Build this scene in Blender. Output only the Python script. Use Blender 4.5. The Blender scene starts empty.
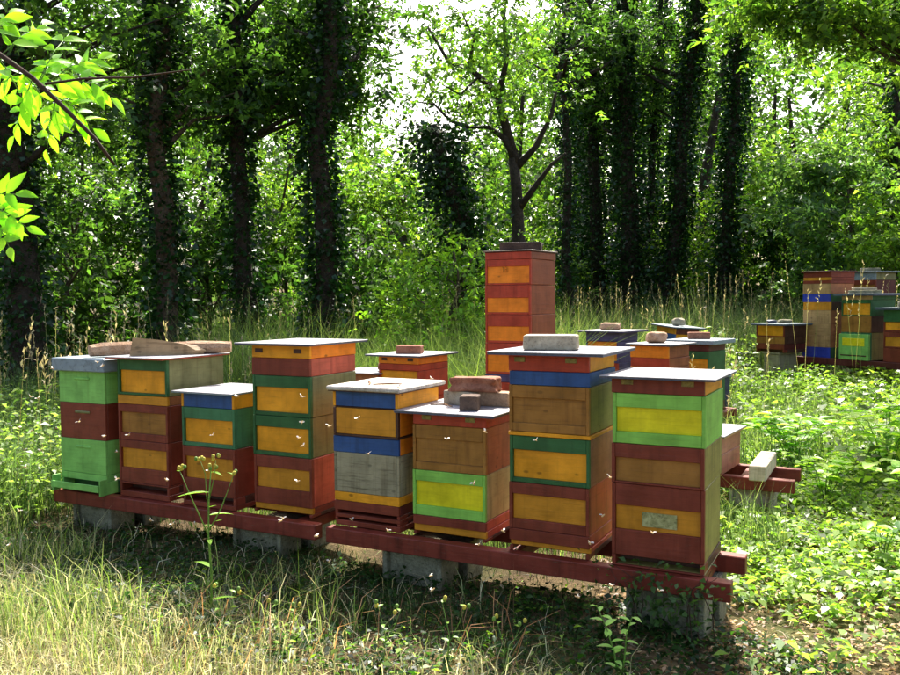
import bpy, math, random
import numpy as np
from mathutils import Matrix, Vector

random.seed(7)
RNG = np.random.default_rng(11)
scene = bpy.context.scene
COL = scene.collection

# ------------------------------------------------------------------ camera, sky, sun, exposure
CAM_H = 1.53
PITCH, ROLL = math.radians(2.58), math.radians(-0.406)
cam_data = bpy.data.cameras.new('camera')
cam_data.sensor_width = 36.0
cam_data.lens = 36.0 * 851.8 / 900.0
cam_data.clip_start = 0.05
cam_data.clip_end = 600.0
cam = bpy.data.objects.new('camera', cam_data)
COL.objects.link(cam)
cam.matrix_world = (Matrix.Translation((0, 0, CAM_H)) @ Matrix.Rotation(math.pi / 2 - PITCH, 4, 'X')
                    @ Matrix.Rotation(ROLL, 4, 'Z'))
scene.camera = cam

SUN_EL, SUN_AZ = math.radians(50), math.radians(9)
world = bpy.data.worlds.new('World')
scene.world = world
world.use_nodes = True
wn = world.node_tree.nodes
wn.clear()
sky = wn.new('ShaderNodeTexSky')
sky.sky_type = 'NISHITA'
sky.sun_disc = False
sky.sun_elevation = SUN_EL
sky.sun_rotation = SUN_AZ
sky.air_density = 1.0
sky.dust_density = 5.0
sky.ozone_density = 0.6
bg = wn.new('ShaderNodeBackground')
bg.inputs['Strength'].default_value = 0.15
wo = wn.new('ShaderNodeOutputWorld')
world.node_tree.links.new(sky.outputs[0], bg.inputs[0])
world.node_tree.links.new(bg.outputs[0], wo.inputs[0])

sun_data = bpy.data.lights.new('sun', 'SUN')
sun_data.energy = 4.9
sun_data.angle = math.radians(0.55)
sun_data.color = (1.0, 0.95, 0.86)
sun = bpy.data.objects.new('sun', sun_data)
COL.objects.link(sun)
S = Vector((math.sin(SUN_AZ) * math.cos(SUN_EL), math.cos(SUN_AZ) * math.cos(SUN_EL), math.sin(SUN_EL)))
sun.rotation_euler = (-S).to_track_quat('-Z', 'Y').to_euler()
sun.location = (0, 10, 30)

scene.view_settings.view_transform = 'Standard'
scene.view_settings.look = 'None'
scene.view_settings.gamma = 1
scene.view_settings.exposure = 1.35
scene.render.engine = 'CYCLES'
scene.cycles.use_denoising = True
scene.cycles.max_bounces = 8
scene.cycles.diffuse_bounces = 4
scene.cycles.transmission_bounces = 4

# ------------------------------------------------------------------ frame of the rows
TH = 0.476240506
DX, DY = math.cos(TH), -math.sin(TH)       # along the rows, left to right
NX, NY = math.sin(TH), math.cos(TH)        # from front to back
def row(s, o):
    return (s * DX + o * NX, s * DY + o * NY)

def smooth(a, b, x):
    t = np.clip((np.asarray(x, float) - a) / (b - a), 0, 1)
    return t * t * (3 - 2 * t)
def gz(x, y):
    x = np.asarray(x, float); y = np.asarray(y, float)
    z = 0.025 * np.sin(1.3 * x + 0.7 * y) + 0.02 * np.sin(2.9 * x - 1.7 * y + 1) + 0.012 * np.sin(6.1 * y + 3.3 * x)
    z = z + smooth(17, 27, y) * 0.75 + .22 * smooth(3.2, 5.2, x) * smooth(8.5, 12, y)
    return z

# ------------------------------------------------------------------ helpers
def hexc(h):
    out = []
    for k in (0, 2, 4):
        c = int(h[k:k + 2], 16) / 255
        out.append(c / 12.92 if c <= 0.04045 else ((c + 0.055) / 1.055) ** 2.4)
    return out

class MB:
    def __init__(self):
        self.v, self.f = [], []
    def add(self, vs, fs):
        o = len(self.v)
        self.v += [tuple(p) for p in vs]
        self.f += [tuple(i + o for i in f) for f in fs]
    def box(self, x0, x1, y0, y1, z0, z1, c=0.0025):
        """a box with chamfered edges"""
        c = min(c, (x1 - x0) * .45, (y1 - y0) * .45, (z1 - z0) * .45)
        X, Y, Z = (x0, x1), (y0, y1), (z0, z1)
        vs, ix = [], {}
        for i in (0, 1):
            for j in (0, 1):
                for k in (0, 1):
                    sx, sy, sz = (1, -1)[i] * c, (1, -1)[j] * c, (1, -1)[k] * c
                    for a, p in enumerate(((X[i], Y[j] + sy, Z[k] + sz), (X[i] + sx, Y[j], Z[k] + sz), (X[i] + sx, Y[j] + sy, Z[k]))):
                        ix[i, j, k, a] = len(vs); vs.append(p)
        fs = []
        cx, cy, cz = (x0 + x1) / 2, (y0 + y1) / 2, (z0 + z1) / 2
        def put(ids):
            p = [Vector(vs[q]) for q in ids]
            nrm = (p[1] - p[0]).cross(p[2] - p[1])
            mid = sum(p, Vector()) / len(p) - Vector((cx, cy, cz))
            fs.append(tuple(ids) if nrm.dot(mid) > 0 else tuple(reversed(ids)))
        q4 = ((0, 0), (0, 1), (1, 1), (1, 0))
        for i in (0, 1):
            put([ix[i, j, k, 0] for j, k in q4]); put([ix[j, i, k, 1] for j, k in q4]); put([ix[j, k, i, 2] for j, k in q4])
        for i in (0, 1):
            for j in (0, 1):
                put([ix[i, j, 0, 0], ix[i, j, 1, 0], ix[i, j, 1, 1], ix[i, j, 0, 1]])
                put([ix[i, 0, j, 0], ix[i, 1, j, 0], ix[i, 1, j, 2], ix[i, 0, j, 2]])
                put([ix[0, i, j, 1], ix[1, i, j, 1], ix[1, i, j, 2], ix[0, i, j, 2]])
                for k in (0, 1):
                    put([ix[i, j, k, 0], ix[i, j, k, 1], ix[i, j, k, 2]])
        self.add(vs, fs)
    def tube(self, pts, rads, seg=8, jitter=0.0):
        pts = [Vector(p) for p in pts]
        rings = []
        up = Vector((0.3, 0.9, 0.2)).normalized()
        for i, p in enumerate(pts):
            t = (pts[min(i + 1, len(pts) - 1)] - pts[max(i - 1, 0)]).normalized()
            a = t.cross(up)
            if a.length < 1e-3: a = t.cross(Vector((1, 0, 0)))
            a.normalize(); b = t.cross(a).normalized()
            ring = []
            for k in range(seg):
                an = 2 * math.pi * k / seg
                r = rads[i] * (1 + jitter * random.uniform(-1, 1))
                ring.append(p + a * (math.cos(an) * r) + b * (math.sin(an) * r))
            rings.append(ring)
        vs = [v for r in rings for v in r] + [pts[0], pts[-1]]
        fs = []
        for i in range(len(rings) - 1):
            for k in range(seg):
                k2 = (k + 1) % seg
                fs.append((i * seg + k, (i + 1) * seg + k, (i + 1) * seg + k2, i * seg + k2))
        n = len(rings) * seg
        for k in range(seg):
            k2 = (k + 1) % seg
            fs.append((n, k, k2)); fs.append((n + 1, (len(rings) - 1) * seg + k2, (len(rings) - 1) * seg + k))
        self.add(vs, fs)
    def lump(self, sx, sy, sz, seed, n=3, rough=0.08, power=4.0):
        """a rounded block (superellipsoid) with an uneven surface, standing on z = 0"""
        r = random.Random(seed)
        ph = [(r.uniform(-9, 9), r.uniform(-9, 9), r.uniform(-9, 9), r.uniform(0, 6)) for _ in range(5)]
        N = 2 * n + 1
        vs, idx, fs = [], {}, []
        def vert(p):
            key = tuple(round(c, 5) for c in p)
            if key not in idx:
                q = Vector(p); m = (abs(q.x) ** power + abs(q.y) ** power + abs(q.z) ** power) ** (1 / power)
                q /= m
                k = 1 + rough * sum(math.sin(a * q.x * .6 + b * q.y * .6 + c * q.z * .6 + e) for a, b, c, e in ph) / 2.2
                idx[key] = len(vs)
                vs.append((q.x * sx * k, q.y * sy * k, max(-sz, q.z * sz * k) + sz))
            return idx[key]
        for ax in range(3):
            for s in (-1, 1):
                for i in range(N - 1):
                    for j in range(N - 1):
                        quad = []
                        for di, dj in ((0, 0), (1, 0), (1, 1), (0, 1)):
                            c = [0, 0, 0]; c[ax] = s
                            c[(ax + 1) % 3] = -1 + 2 * (i + di) / (N - 1); c[(ax + 2) % 3] = -1 + 2 * (j + dj) / (N - 1)
                            quad.append(vert(c))
                        fs.append(tuple(quad) if s > 0 else tuple(reversed(quad)))
        self.add(vs, fs)
    def build(self, name, mat, parent=None, smooth=False):
        me = bpy.data.meshes.new(name)
        me.from_pydata(self.v, [], self.f)
        me.update()
        if smooth: me.polygons.foreach_set('use_smooth', [True] * len(me.polygons))
        me.materials.append(mat)
        ob = bpy.data.objects.new(name, me)
        COL.objects.link(ob)
        if parent: ob.parent = parent
        return ob

def tag(o, label=None, cat=None, group=None, kind=None):
    if label: o['label'] = label
    if cat: o['category'] = cat
    if group: o['group'] = group
    if kind: o['kind'] = kind
    return o
def thing(name, label, cat, loc=(0, 0, 0), rz=0.0, group=None, tilt=(0, 0)):
    o = bpy.data.objects.new(name, None)
    o.empty_display_size = 0.1
    COL.objects.link(o)
    o.location = loc; o.rotation_euler = (tilt[0], tilt[1], rz)
    return tag(o, label, cat, group)

# ------------------------------------------------------------------ materials
def nodes(name):
    m = bpy.data.materials.new(name); m.use_nodes = True
    t = m.node_tree; t.nodes.clear()
    out = t.nodes.new('ShaderNodeOutputMaterial')
    return m, t, t.nodes, t.links, out

def coords(t, scale, per_object=True):
    N, L = t.nodes, t.links
    tc = N.new('ShaderNodeTexCoord'); mp = N.new('ShaderNodeMapping')
    mp.inputs['Scale'].default_value = scale
    L.new(tc.outputs['Object'], mp.inputs[0])
    if per_object:
        oi = N.new('ShaderNodeObjectInfo'); mu = N.new('ShaderNodeMath'); mu.operation = 'MULTIPLY'; mu.inputs[1].default_value = 37.0
        L.new(oi.outputs['Random'], mu.inputs[0]); L.new(mu.outputs[0], mp.inputs['Location'])
    return mp.outputs[0]

def mixc(t, a, b, fac, mode='MIX'):
    n = t.nodes.new('ShaderNodeMix'); n.data_type = 'RGBA'; n.blend_type = mode
    for sock, val in ((n.inputs[6], a), (n.inputs[7], b), (n.inputs[0], fac)):
        if isinstance(val, bpy.types.NodeSocket): t.links.new(val, sock)
        elif isinstance(val, (int, float)): sock.default_value = val
        else: sock.default_value = (*val, 1)
    return n.outputs[2]
def noise(t, vec, scale, detail=4, rough=.6):
    n = t.nodes.new('ShaderNodeTexNoise'); n.inputs['Scale'].default_value = scale
    n.inputs['Detail'].default_value = detail; n.inputs['Roughness'].default_value = rough
    t.links.new(vec, n.inputs[0]); return n.outputs[0]
def ramp(t, v, lo, hi):
    r = t.nodes.new('ShaderNodeMapRange'); r.inputs[1].default_value = lo; r.inputs[2].default_value = hi
    r.clamp = True
    t.links.new(v, r.inputs[0]); return r.outputs[0]

def board(name, hx, grain=0.35, knots=0.0, wear=0.25, rough=0.5, spec=0.3):
    """painted or oiled boards: grain along the board, blotches, scuffs, knots"""
    m, t, N, L, out = nodes(name)
    c = hexc(hx)
    vec = coords(t, (1, 1, 1))
    gv = coords(t, (5, 5, 75))
    g = noise(t, gv, 1.0, 5, .65)
    blotch = noise(t, vec, 7.0, 4, .6)
    dark = [x * .74 for x in c]; light = [min(1, x * 1.22 + .012) for x in c]
    col = mixc(t, dark, light, ramp(t, blotch, .28, .72))
    col = mixc(t, col, mixc(t, col, (.35, .3, .25), 1.0, 'MULTIPLY'), None or ramp(t, g, .52, .52 + .75 * (1.2 - grain)))
    if knots:
        kv = coords(t, (7, 7, 13))
        vo = N.new('ShaderNodeTexVoronoi'); vo.inputs['Scale'].default_value = 1.0
        L.new(kv, vo.inputs[0])
        k = ramp(t, vo.outputs['Distance'], .13, .07)
        km = N.new('ShaderNodeMath'); km.operation = 'MULTIPLY'; km.inputs[1].default_value = knots
        L.new(k, km.inputs[0])
        col = mixc(t, col, [x * .3 for x in c], km.outputs[0])
    # drip stains running down, dirt, and small chips showing bare wood
    dr = noise(t, coords(t, (28, 28, 1.6)), 1.0, 4, .6)
    dm = N.new('ShaderNodeMath'); dm.operation = 'MULTIPLY'; dm.inputs[1].default_value = min(1, .25 + 2.5 * wear)
    L.new(ramp(t, dr, .5, .78), dm.inputs[0])
    col = mixc(t, col, mixc(t, col, (.5, .45, .4), 1.0, 'MULTIPLY'), dm.outputs[0])
    sc = noise(t, coords(t, (3, 3, 9)), 9.0, 6, .75)
    wm = N.new('ShaderNodeMath'); wm.operation = 'MULTIPLY'; wm.inputs[1].default_value = wear + .1
    L.new(ramp(t, sc, .58, .72), wm.inputs[0])
    col = mixc(t, col, (.13, .10, .07), wm.outputs[0])
    ch = noise(t, coords(t, (9, 9, 42)), 4.0, 5, .8)
    cm = N.new('ShaderNodeMath'); cm.operation = 'MULTIPLY'; cm.inputs[1].default_value = min(1, wear * 1.6 + .12)
    L.new(ramp(t, ch, .665, .70), cm.inputs[0])
    col = mixc(t, col, (.30, .24, .16), cm.outputs[0])
    p = N.new('ShaderNodeBsdfPrincipled')
    L.new(col, p.inputs['Base Color'])
    p.inputs['Roughness'].default_value = rough
    p.inputs['Specular IOR Level'].default_value = spec
    b = N.new('ShaderNodeBump'); b.inputs['Strength'].default_value = .5; b.inputs['Distance'].default_value = .003
    L.new(g, b.inputs['Height']); L.new(b.outputs[0], p.inputs['Normal'])
    L.new(p.outputs[0], out.inputs[0])
    return m

def rough_mat(name, hx, hx2, scale=18, rough=.85, bump=.6, dist=.006, metal=0.0, spec=.3, fine=90):
    m, t, N, L, out = nodes(name)
    vec = coords(t, (1, 1, 1))
    n1 = noise(t, vec, scale, 6, .65); n2 = noise(t, vec, fine, 3, .6)
    col = mixc(t, hexc(hx), hexc(hx2), ramp(t, n1, .35, .65))
    col = mixc(t, col, mixc(t, col, (.45, .42, .4), 1.0, 'MULTIPLY'), ramp(t, n2, .5, .8))
    p = N.new('ShaderNodeBsdfPrincipled'); L.new(col, p.inputs['Base Color'])
    p.inputs['Roughness'].default_value = rough; p.inputs['Metallic'].default_value = metal
    p.inputs['Specular IOR Level'].default_value = spec
    b = N.new('ShaderNodeBump'); b.inputs['Strength'].default_value = bump; b.inputs['Distance'].default_value = dist
    ad = N.new('ShaderNodeMath'); L.new(n1, ad.inputs[0]); L.new(n2, ad.inputs[1])
    L.new(ad.outputs[0], b.inputs['Height']); L.new(b.outputs[0], p.inputs['Normal'])
    L.new(p.outputs[0], out.inputs[0])
    return m

def leaf_mat(name, trans=.5, gain=(1.7, 1.95, .75), rough=.42, spec=.35):
    """thin leaves: colour from the leaf's own attribute, light shines through"""
    m, t, N, L, out = nodes(name)
    at = N.new('ShaderNodeAttribute'); at.attribute_name = 'col'
    p = N.new('ShaderNodeBsdfPrincipled')
    L.new(at.outputs['Color'], p.inputs['Base Color'])
    p.inputs['Roughness'].default_value = rough; p.inputs['Specular IOR Level'].default_value = spec
    tr = N.new('ShaderNodeBsdfTranslucent')
    L.new(mixc(t, at.outputs['Color'], gain, 1.0, 'MULTIPLY'), tr.inputs[0])
    mx = N.new('ShaderNodeMixShader'); mx.inputs[0].default_value = trans
    L.new(p.outputs[0], mx.inputs[1]); L.new(tr.outputs[0], mx.inputs[2]); L.new(mx.outputs[0], out.inputs[0])
    return m

M = {}
for nm, hx, g, k, w in (
    ('ochre', 'e4960c', .2, .8, .02), ('ochre_deep', 'c88414', .25, .7, .08), ('orange', 'ee840e', .2, .8, .02), ('wood_brown', '996622', .6, .5, .25),
    ('red_brown', '7a2f19', .3, 0, .2), ('red', 'ae3c20', .3, 0, .15), ('brick_red', '8f421c', .3, 0, .15), ('pink_red', 'b6543c', .35, 0, .2),
    ('dark_green', '2b5c2c', .3, 0, .12), ('teal_green', '3a7046', .3, 0, .15), ('lime', '84be4a', .2, 0, .03), ('lemon', 'e2d20a', .2, 0, .02),
    ('leaf_green', '80bc58', .25, 0, .08), ('blue', '284c80', .4, 0, .15), ('violet', '4d4166', .3, 0, .15), ('khaki', '7f7d4c', .4, 0, .25),
    ('olive_wood', '8e8040', .6, .6, .35), ('cream_lime', 'b0ab6c', .4, .3, .3), ('pink_brown', '9c6650', .4, .4, .3), ('rust_wood', 'a8663c', .5, .6, .2),
    ('grey_wood', '988d6e', .9, .6, .5), ('raw_wood', 'b08a58', .7, .8, .3), ('rail_red', '7a2c1a', .5, .3, .6), ('dark_red', '5a2018', .3, 0, .3),
    ('pale_wood', 'd0c0a0', .7, .5, .25), ('royal_blue', '2a3a9c', .3, 0, .12), ('dark_brown', '4a2a1c', .4, 0, .3), ('log', 'a88a62', .9, .6, .4)):
    M[nm] = board(nm, hx, g, k, w)
M['lid_sheet'] = rough_mat('lid_sheet', 'aaa7ac', '858486', 7, .45, .3, .003, .0, .5, 55)
M['lid_grey'] = rough_mat('lid_grey', '8c9aa0', '7c8a92', 6, .45, .15, .002, .0, .5, 40)
M['lid_board'] = rough_mat('lid_board', 'd8d0c4', 'a89a88', 14, .8, .8, .006)
M['lid_dark'] = rough_mat('lid_dark', '5c5f6c', '484a58', 8, .5, .2, .002)
M['concrete'] = rough_mat('concrete', '9a957a', '6c6852', 11, .9, 1.0, .012)
M['concrete_pale'] = rough_mat('concrete_pale', 'b7ab92', '948870', 14, .9, .8, .005)
M['brick'] = rough_mat('brick', 'a5735a', '8a5540', 16, .9, .8, .006)
M['brick_pale'] = rough_mat('brick_pale', 'c0a082', 'a07c5e', 16, .9, .8, .006)
M['brick_dark'] = rough_mat('brick_dark', '4a3a32', '382b26', 16, .9, .8, .006)
M['brick_end'] = rough_mat('brick_end', '6e5a4c', '54443a', 16, .9, .8, .006)
M['brass'] = rough_mat('brass', '9a8a4c', '75683a', 30, .5, .3, .002, .3)
M['paper'] = rough_mat('paper', 'b8b47c', '7d7a44', 26, .8, .3, .002)
M['bark'] = rough_mat('bark', '463c30', '2c261e', 10, .95, 1.0, .03, fine=30)
M['bark_pale'] = rough_mat('bark_pale', '6a5a48', '463a2e', 12, .95, 1.0, .03, fine=30)
M['twig'] = rough_mat('twig', '4e3a2a', '3a2a20', 30, .9, .6, .004)
M['straw_twig'] = rough_mat('straw_twig', 'a07c58', '7c5a40', 30, .9, .4, .003)
M['stem'] = rough_mat('stem', '6f8f3a', '557a2a', 20, .6, .2, .002)
M['bee_fur'] = rough_mat('bee_fur', 'd8b888', 'b08a50', 200, .8, .3, .001)
M['mark'] = rough_mat('mark', '8a5a1c', '7a4c18', 60, .8, .1, .001)
M['leaf'] = leaf_mat('leaf', .5)
M['ivy'] = leaf_mat('ivy', .25, (1.3, 1.7, .6), .35, .45)
M['grass'] = leaf_mat('grass', .42, (1.3, 1.35, .9), .5, .3)
M['bud'] = rough_mat('bud', 'd0bc48', '9a9a3c', 60, .7, .3, .001)
m, t, N, L, out = nodes('bee_wing')
d1 = N.new('ShaderNodeBsdfDiffuse'); d1.inputs[0].default_value = (.85, .8, .75, 1)
d2 = N.new('ShaderNodeBsdfTranslucent'); d2.inputs[0].default_value = (.9, .85, .78, 1)
mx = N.new('ShaderNodeMixShader'); mx.inputs[0].default_value = .6
L.new(d1.outputs[0], mx.inputs[1]); L.new(d2.outputs[0], mx.inputs[2]); L.new(mx.outputs[0], out.inputs[0])
M['bee_wing'] = m

# ground: soil, litter, moss and dead grass
m, t, N, L, out = nodes('ground_soil')
tc = N.new('ShaderNodeTexCoord')
v = tc.outputs['Object']
n1 = noise(t, v, .8, 5, .6); n2 = noise(t, v, 9, 6, .7); n3 = noise(t, v, 60, 4, .7); n4 = noise(t, v, 2.3, 4, .6)
col = mixc(t, hexc('3e3222'), hexc('66553a'), ramp(t, n2, .35, .65))
col = mixc(t, col, hexc('414c22'), ramp(t, n1, .5, .65))
col = mixc(t, col, hexc('86744f'), ramp(t, n4, .5, .72))
col = mixc(t, col, hexc('2e2418'), ramp(t, n3, .55, .75))
p = N.new('ShaderNodeBsdfPrincipled'); L.new(col, p.inputs['Base Color']); p.inputs['Roughness'].default_value = .95
p.inputs['Specular IOR Level'].default_value = .15
b = N.new('ShaderNodeBump'); b.inputs['Strength'].default_value = .9; b.inputs['Distance'].default_value = .02
ad = N.new('ShaderNodeMath'); L.new(n2, ad.inputs[0]); L.new(n3, ad.inputs[1])
L.new(ad.outputs[0], b.inputs['Height']); L.new(b.outputs[0], p.inputs['Normal']); L.new(p.outputs[0], out.inputs[0])
M['ground'] = m

# ------------------------------------------------------------------ ground
def build_ground():
    xs = np.concatenate([np.linspace(-120, -12, 10), np.linspace(-11, 12, 140), np.linspace(13, 120, 10)])
    ys = np.concatenate([np.linspace(-60, 0, 6), np.linspace(1, 30, 170), np.linspace(32, 200, 14)])
    X, Y = np.meshgrid(xs, ys)
    Z = gz(X, Y)
    nx, ny = len(xs), len(ys)
    vs = np.stack([X.ravel(), Y.ravel(), Z.ravel()], 1)
    i, j = np.meshgrid(np.arange(nx - 1), np.arange(ny - 1))
    a = (j * nx + i).ravel()
    fs = np.stack([a, a + 1, a + nx + 1, a + nx], 1)
    me = bpy.data.meshes.new('ground')
    me.from_pydata(vs.tolist(), [], fs.tolist()); me.update()
    me.polygons.foreach_set('use_smooth', [True] * len(me.polygons))
    me.materials.append(M['ground'])
    o = bpy.data.objects.new('ground', me); COL.objects.link(o)
    tag(o, kind='structure')
build_ground()

# ------------------------------------------------------------------ leaves and blades
def raw_mesh(name, V, loops, starts, totals, cols, mat, parent=None):
    me = bpy.data.meshes.new(name)
    me.vertices.add(len(V)); me.vertices.foreach_set('co', np.ascontiguousarray(V, np.float32).ravel())
    me.loops.add(len(loops)); me.loops.foreach_set('vertex_index', np.ascontiguousarray(loops, np.int32))
    me.polygons.add(len(starts)); me.polygons.foreach_set('loop_start', np.ascontiguousarray(starts, np.int32))
    try: me.polygons.foreach_set('loop_total', np.ascontiguousarray(totals, np.int32))
    except Exception: pass
    me.update(calc_edges=True)
    at = me.attributes.new('col', 'FLOAT_COLOR', 'FACE')
    at.data.foreach_set('color', np.ascontiguousarray(np.concatenate([cols, np.ones((len(cols), 1))], 1), np.float32).ravel())
    me.materials.append(mat)
    ob = bpy.data.objects.new(name, me); COL.objects.link(ob)
    if parent: ob.parent = parent
    return ob
def unit(a):
    return a / np.maximum(np.linalg.norm(a, axis=1, keepdims=True), 1e-9)
def palette(pal, n, spread=.25):
    P = np.array([hexc(h) for h in pal])
    a = RNG.integers(0, len(P), n); b = RNG.integers(0, len(P), n); f = RNG.random((n, 1)) * .6
    return np.clip((P[a] * (1 - f) + P[b] * f) * (1 + spread * RNG.standard_normal((n, 1))).clip(.45, 1.7), 0.002, 1)
def leaves(name, C, size, pal, mat, parent=None, up=.5, width=.55, droop=.25, dirs=None, spread=.25, nrm=None, tone=None):
    n = len(C)
    size = np.broadcast_to(size, (n,)) * RNG.uniform(.65, 1.3, n)
    a = unit(RNG.standard_normal((n, 3)) - np.array([0, 0, droop])) if dirs is None else unit(dirs + .35 * RNG.standard_normal((n, 3)))
    r = RNG.standard_normal((n, 3)) * (1 - up) + np.array([0, 0, 1.0]) * up * 2
    if nrm is not None: r = nrm
    w = unit(np.cross(a, r)); nr = np.cross(w, a)
    s = size[:, None]
    base = C; tip = C + a * s - nr * s * .12
    mid = C + a * s * .45 + nr * s * .06
    l = mid + w * s * width * .5 + nr * s * .08; q = mid - w * s * width * .5 + nr * s * .08
    V = np.stack([base, l, tip, q], 1).reshape(-1, 3)
    k = np.arange(n) * 4
    loops = np.stack([k, k + 1, k + 2, k + 3], 1).ravel()
    return raw_mesh(name, V, loops, np.arange(n) * 4, np.full(n, 4), np.clip(palette(pal, n, spread) * (1 if tone is None else tone), .002, 1), mat, parent)

def sprays(name, C, n, size, pal, mat, parent=None, k=8, spread=.3, width=.5, droop=.25):
    """leaves set alternately along short flat twigs, one twig at each point of C"""
    m_ = max(1, n // k); C = C[RNG.integers(0, len(C), m_)] if len(C) < m_ else C[:m_]
    m_ = len(C)
    a = unit(RNG.standard_normal((m_, 3)) * np.array([1, 1, .45]) - np.array([0, 0, droop]))
    nr = unit(np.array([0, 0, 1.0]) + .55 * RNG.standard_normal((m_, 3)))
    sd = unit(np.cross(nr, a)); nr = np.cross(a, sd)
    sz = RNG.uniform(.7, 1.3, m_) * size
    tone = RNG.uniform(.7, 1.3, (m_, 1))
    B, Dr, Nn, S_, T_ = [], [], [], [], []
    for i in range(k):
        f = (i // 2 + .4) / (k / 2)
        sg = 0 if i == k - 1 else (1 if i % 2 else -1)
        B.append(C + a * (sz * k * .24 * f)[:, None] - np.array([0, 0, 1]) * (sz * .5 * f * f)[:, None] + RNG.normal(0, .012, (m_, 3)))
        Dr.append(a * (.6 if sg else 1) + sd * sg); Nn.append(nr + .3 * RNG.standard_normal((m_, 3))); S_.append(sz); T_.append(tone)
    return leaves(name, np.concatenate(B), np.concatenate(S_), pal, mat, parent, width=width, dirs=np.concatenate(Dr), spread=spread, nrm=np.concatenate(Nn), tone=np.concatenate(T_))

def blades(name, X, Y, h, w, pal, mat, bend=.4, lean=None, flat=0.0, z=None, spread=.25):
    n = len(X)
    h = np.broadcast_to(h, (n,)); w = np.broadcast_to(w, (n,))
    base = np.stack([X, Y, gz(X, Y) - .01 if z is None else z], 1)
    an = RNG.uniform(0, 2 * np.pi, n)
    hd = np.stack([np.cos(an), np.sin(an), np.zeros(n)], 1)
    if lean is not None: hd = unit(hd + np.array([*lean, 0]))
    bd = np.abs(RNG.normal(bend, .3, n)).clip(.05, 1.6)[:, None]
    fl = (RNG.random(n) < flat)[:, None]
    upv = np.array([0, 0, 1.0])
    d1 = unit(np.where(fl, hd + upv * .25, hd * bd * .35 + upv)); d2 = unit(np.where(fl, hd - upv * .1, hd * bd * 1.5 + upv * (1 - bd * .45)))
    hh = h[:, None]
    mid = base + d1 * hh * .55; tip = mid + d2 * hh * .5
    sa = RNG.uniform(0, 2 * np.pi, n)
    side = np.stack([np.cos(sa), np.sin(sa), RNG.normal(0, .2, n)], 1) * w[:, None] * .5
    V = np.stack([base - side, base + side, mid + side * .8, mid - side * .8, tip], 1).reshape(-1, 3)
    V[:, 2] = np.maximum(V[:, 2], gz(V[:, 0], V[:, 1]) - .012) if z is None else V[:, 2]
    k = np.arange(n) * 5
    loops = np.stack([k, k + 1, k + 2, k + 3, k + 3, k + 2, k + 4], 1).ravel()
    starts = np.stack([np.arange(n) * 7, np.arange(n) * 7 + 4], 1).ravel()
    totals = np.tile([4, 3], n)
    return raw_mesh(name, V, loops, starts, totals, np.repeat(palette(pal, n, spread), 2, 0), mat)

# ------------------------------------------------------------------ trees
GREEN = ['3a5826', '48682c', '2e4a20', '567236']
LIME = ['68862e', '7c9838', '567a2c', '8aa244']
DARK = ['1e3a14', '274818', '18300f', '2e5220']
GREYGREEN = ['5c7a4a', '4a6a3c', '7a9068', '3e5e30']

def at(u, v_z, y):
    """a spot y metres ahead, u counted across the view; v_z is its height"""
    return Vector(((u - 450) / 851.8 * y, y, v_z))
def trunk_path(base, top, n, wob):
    pts = []
    for i in range(n + 1):
        f = i / n
        p = base.lerp(top, f)
        if 0 < i: p += Vector((random.gauss(0, wob), random.gauss(0, wob), 0))
        pts.append(p)
    return pts
def clump_points(centres, n, rad, flat=.7):
    c = np.array(centres)[RNG.integers(0, len(centres), n)]
    rr = rad if np.ndim(rad) == 0 else np.array(rad)
    return c + RNG.standard_normal((n, 3)) * np.array([rad, rad, rad * flat])

def ivy_on(pts, rads, n, thick, parent, z0=0, z1=99, pal=DARK, size=.085, name='ivy'):
    P = np.array([tuple(p) for p in pts]); r = np.array(rads)
    f = RNG.random(n) * (len(P) - 1)
    i = f.astype(int); t_ = (f - i)[:, None]
    c = P[i] * (1 - t_) + P[i + 1] * t_
    rr = r[i] * (1 - t_[:, 0]) + r[i + 1] * t_[:, 0]
    keep = (c[:, 2] > z0) & (c[:, 2] < z1)
    c, rr = c[keep], rr[keep]; n = len(c)
    an = RNG.uniform(0, 2 * np.pi, n)
    bump = 1 + .5 * np.sin(c[:, 2] * 2.3 + an) * np.sin(c[:, 2] * .9 + 2 * an + 1)
    off = rr + np.abs(RNG.normal(0, thick, n)) * bump
    o = np.stack([np.cos(an), np.sin(an), RNG.normal(-.3, .3, n)], 1)
    c[:, 0] += np.cos(an) * off; c[:, 1] += np.sin(an) * off
    return leaves(name, c, size, pal, M['ivy'], parent, up=.3, width=.85, dirs=o)

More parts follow.
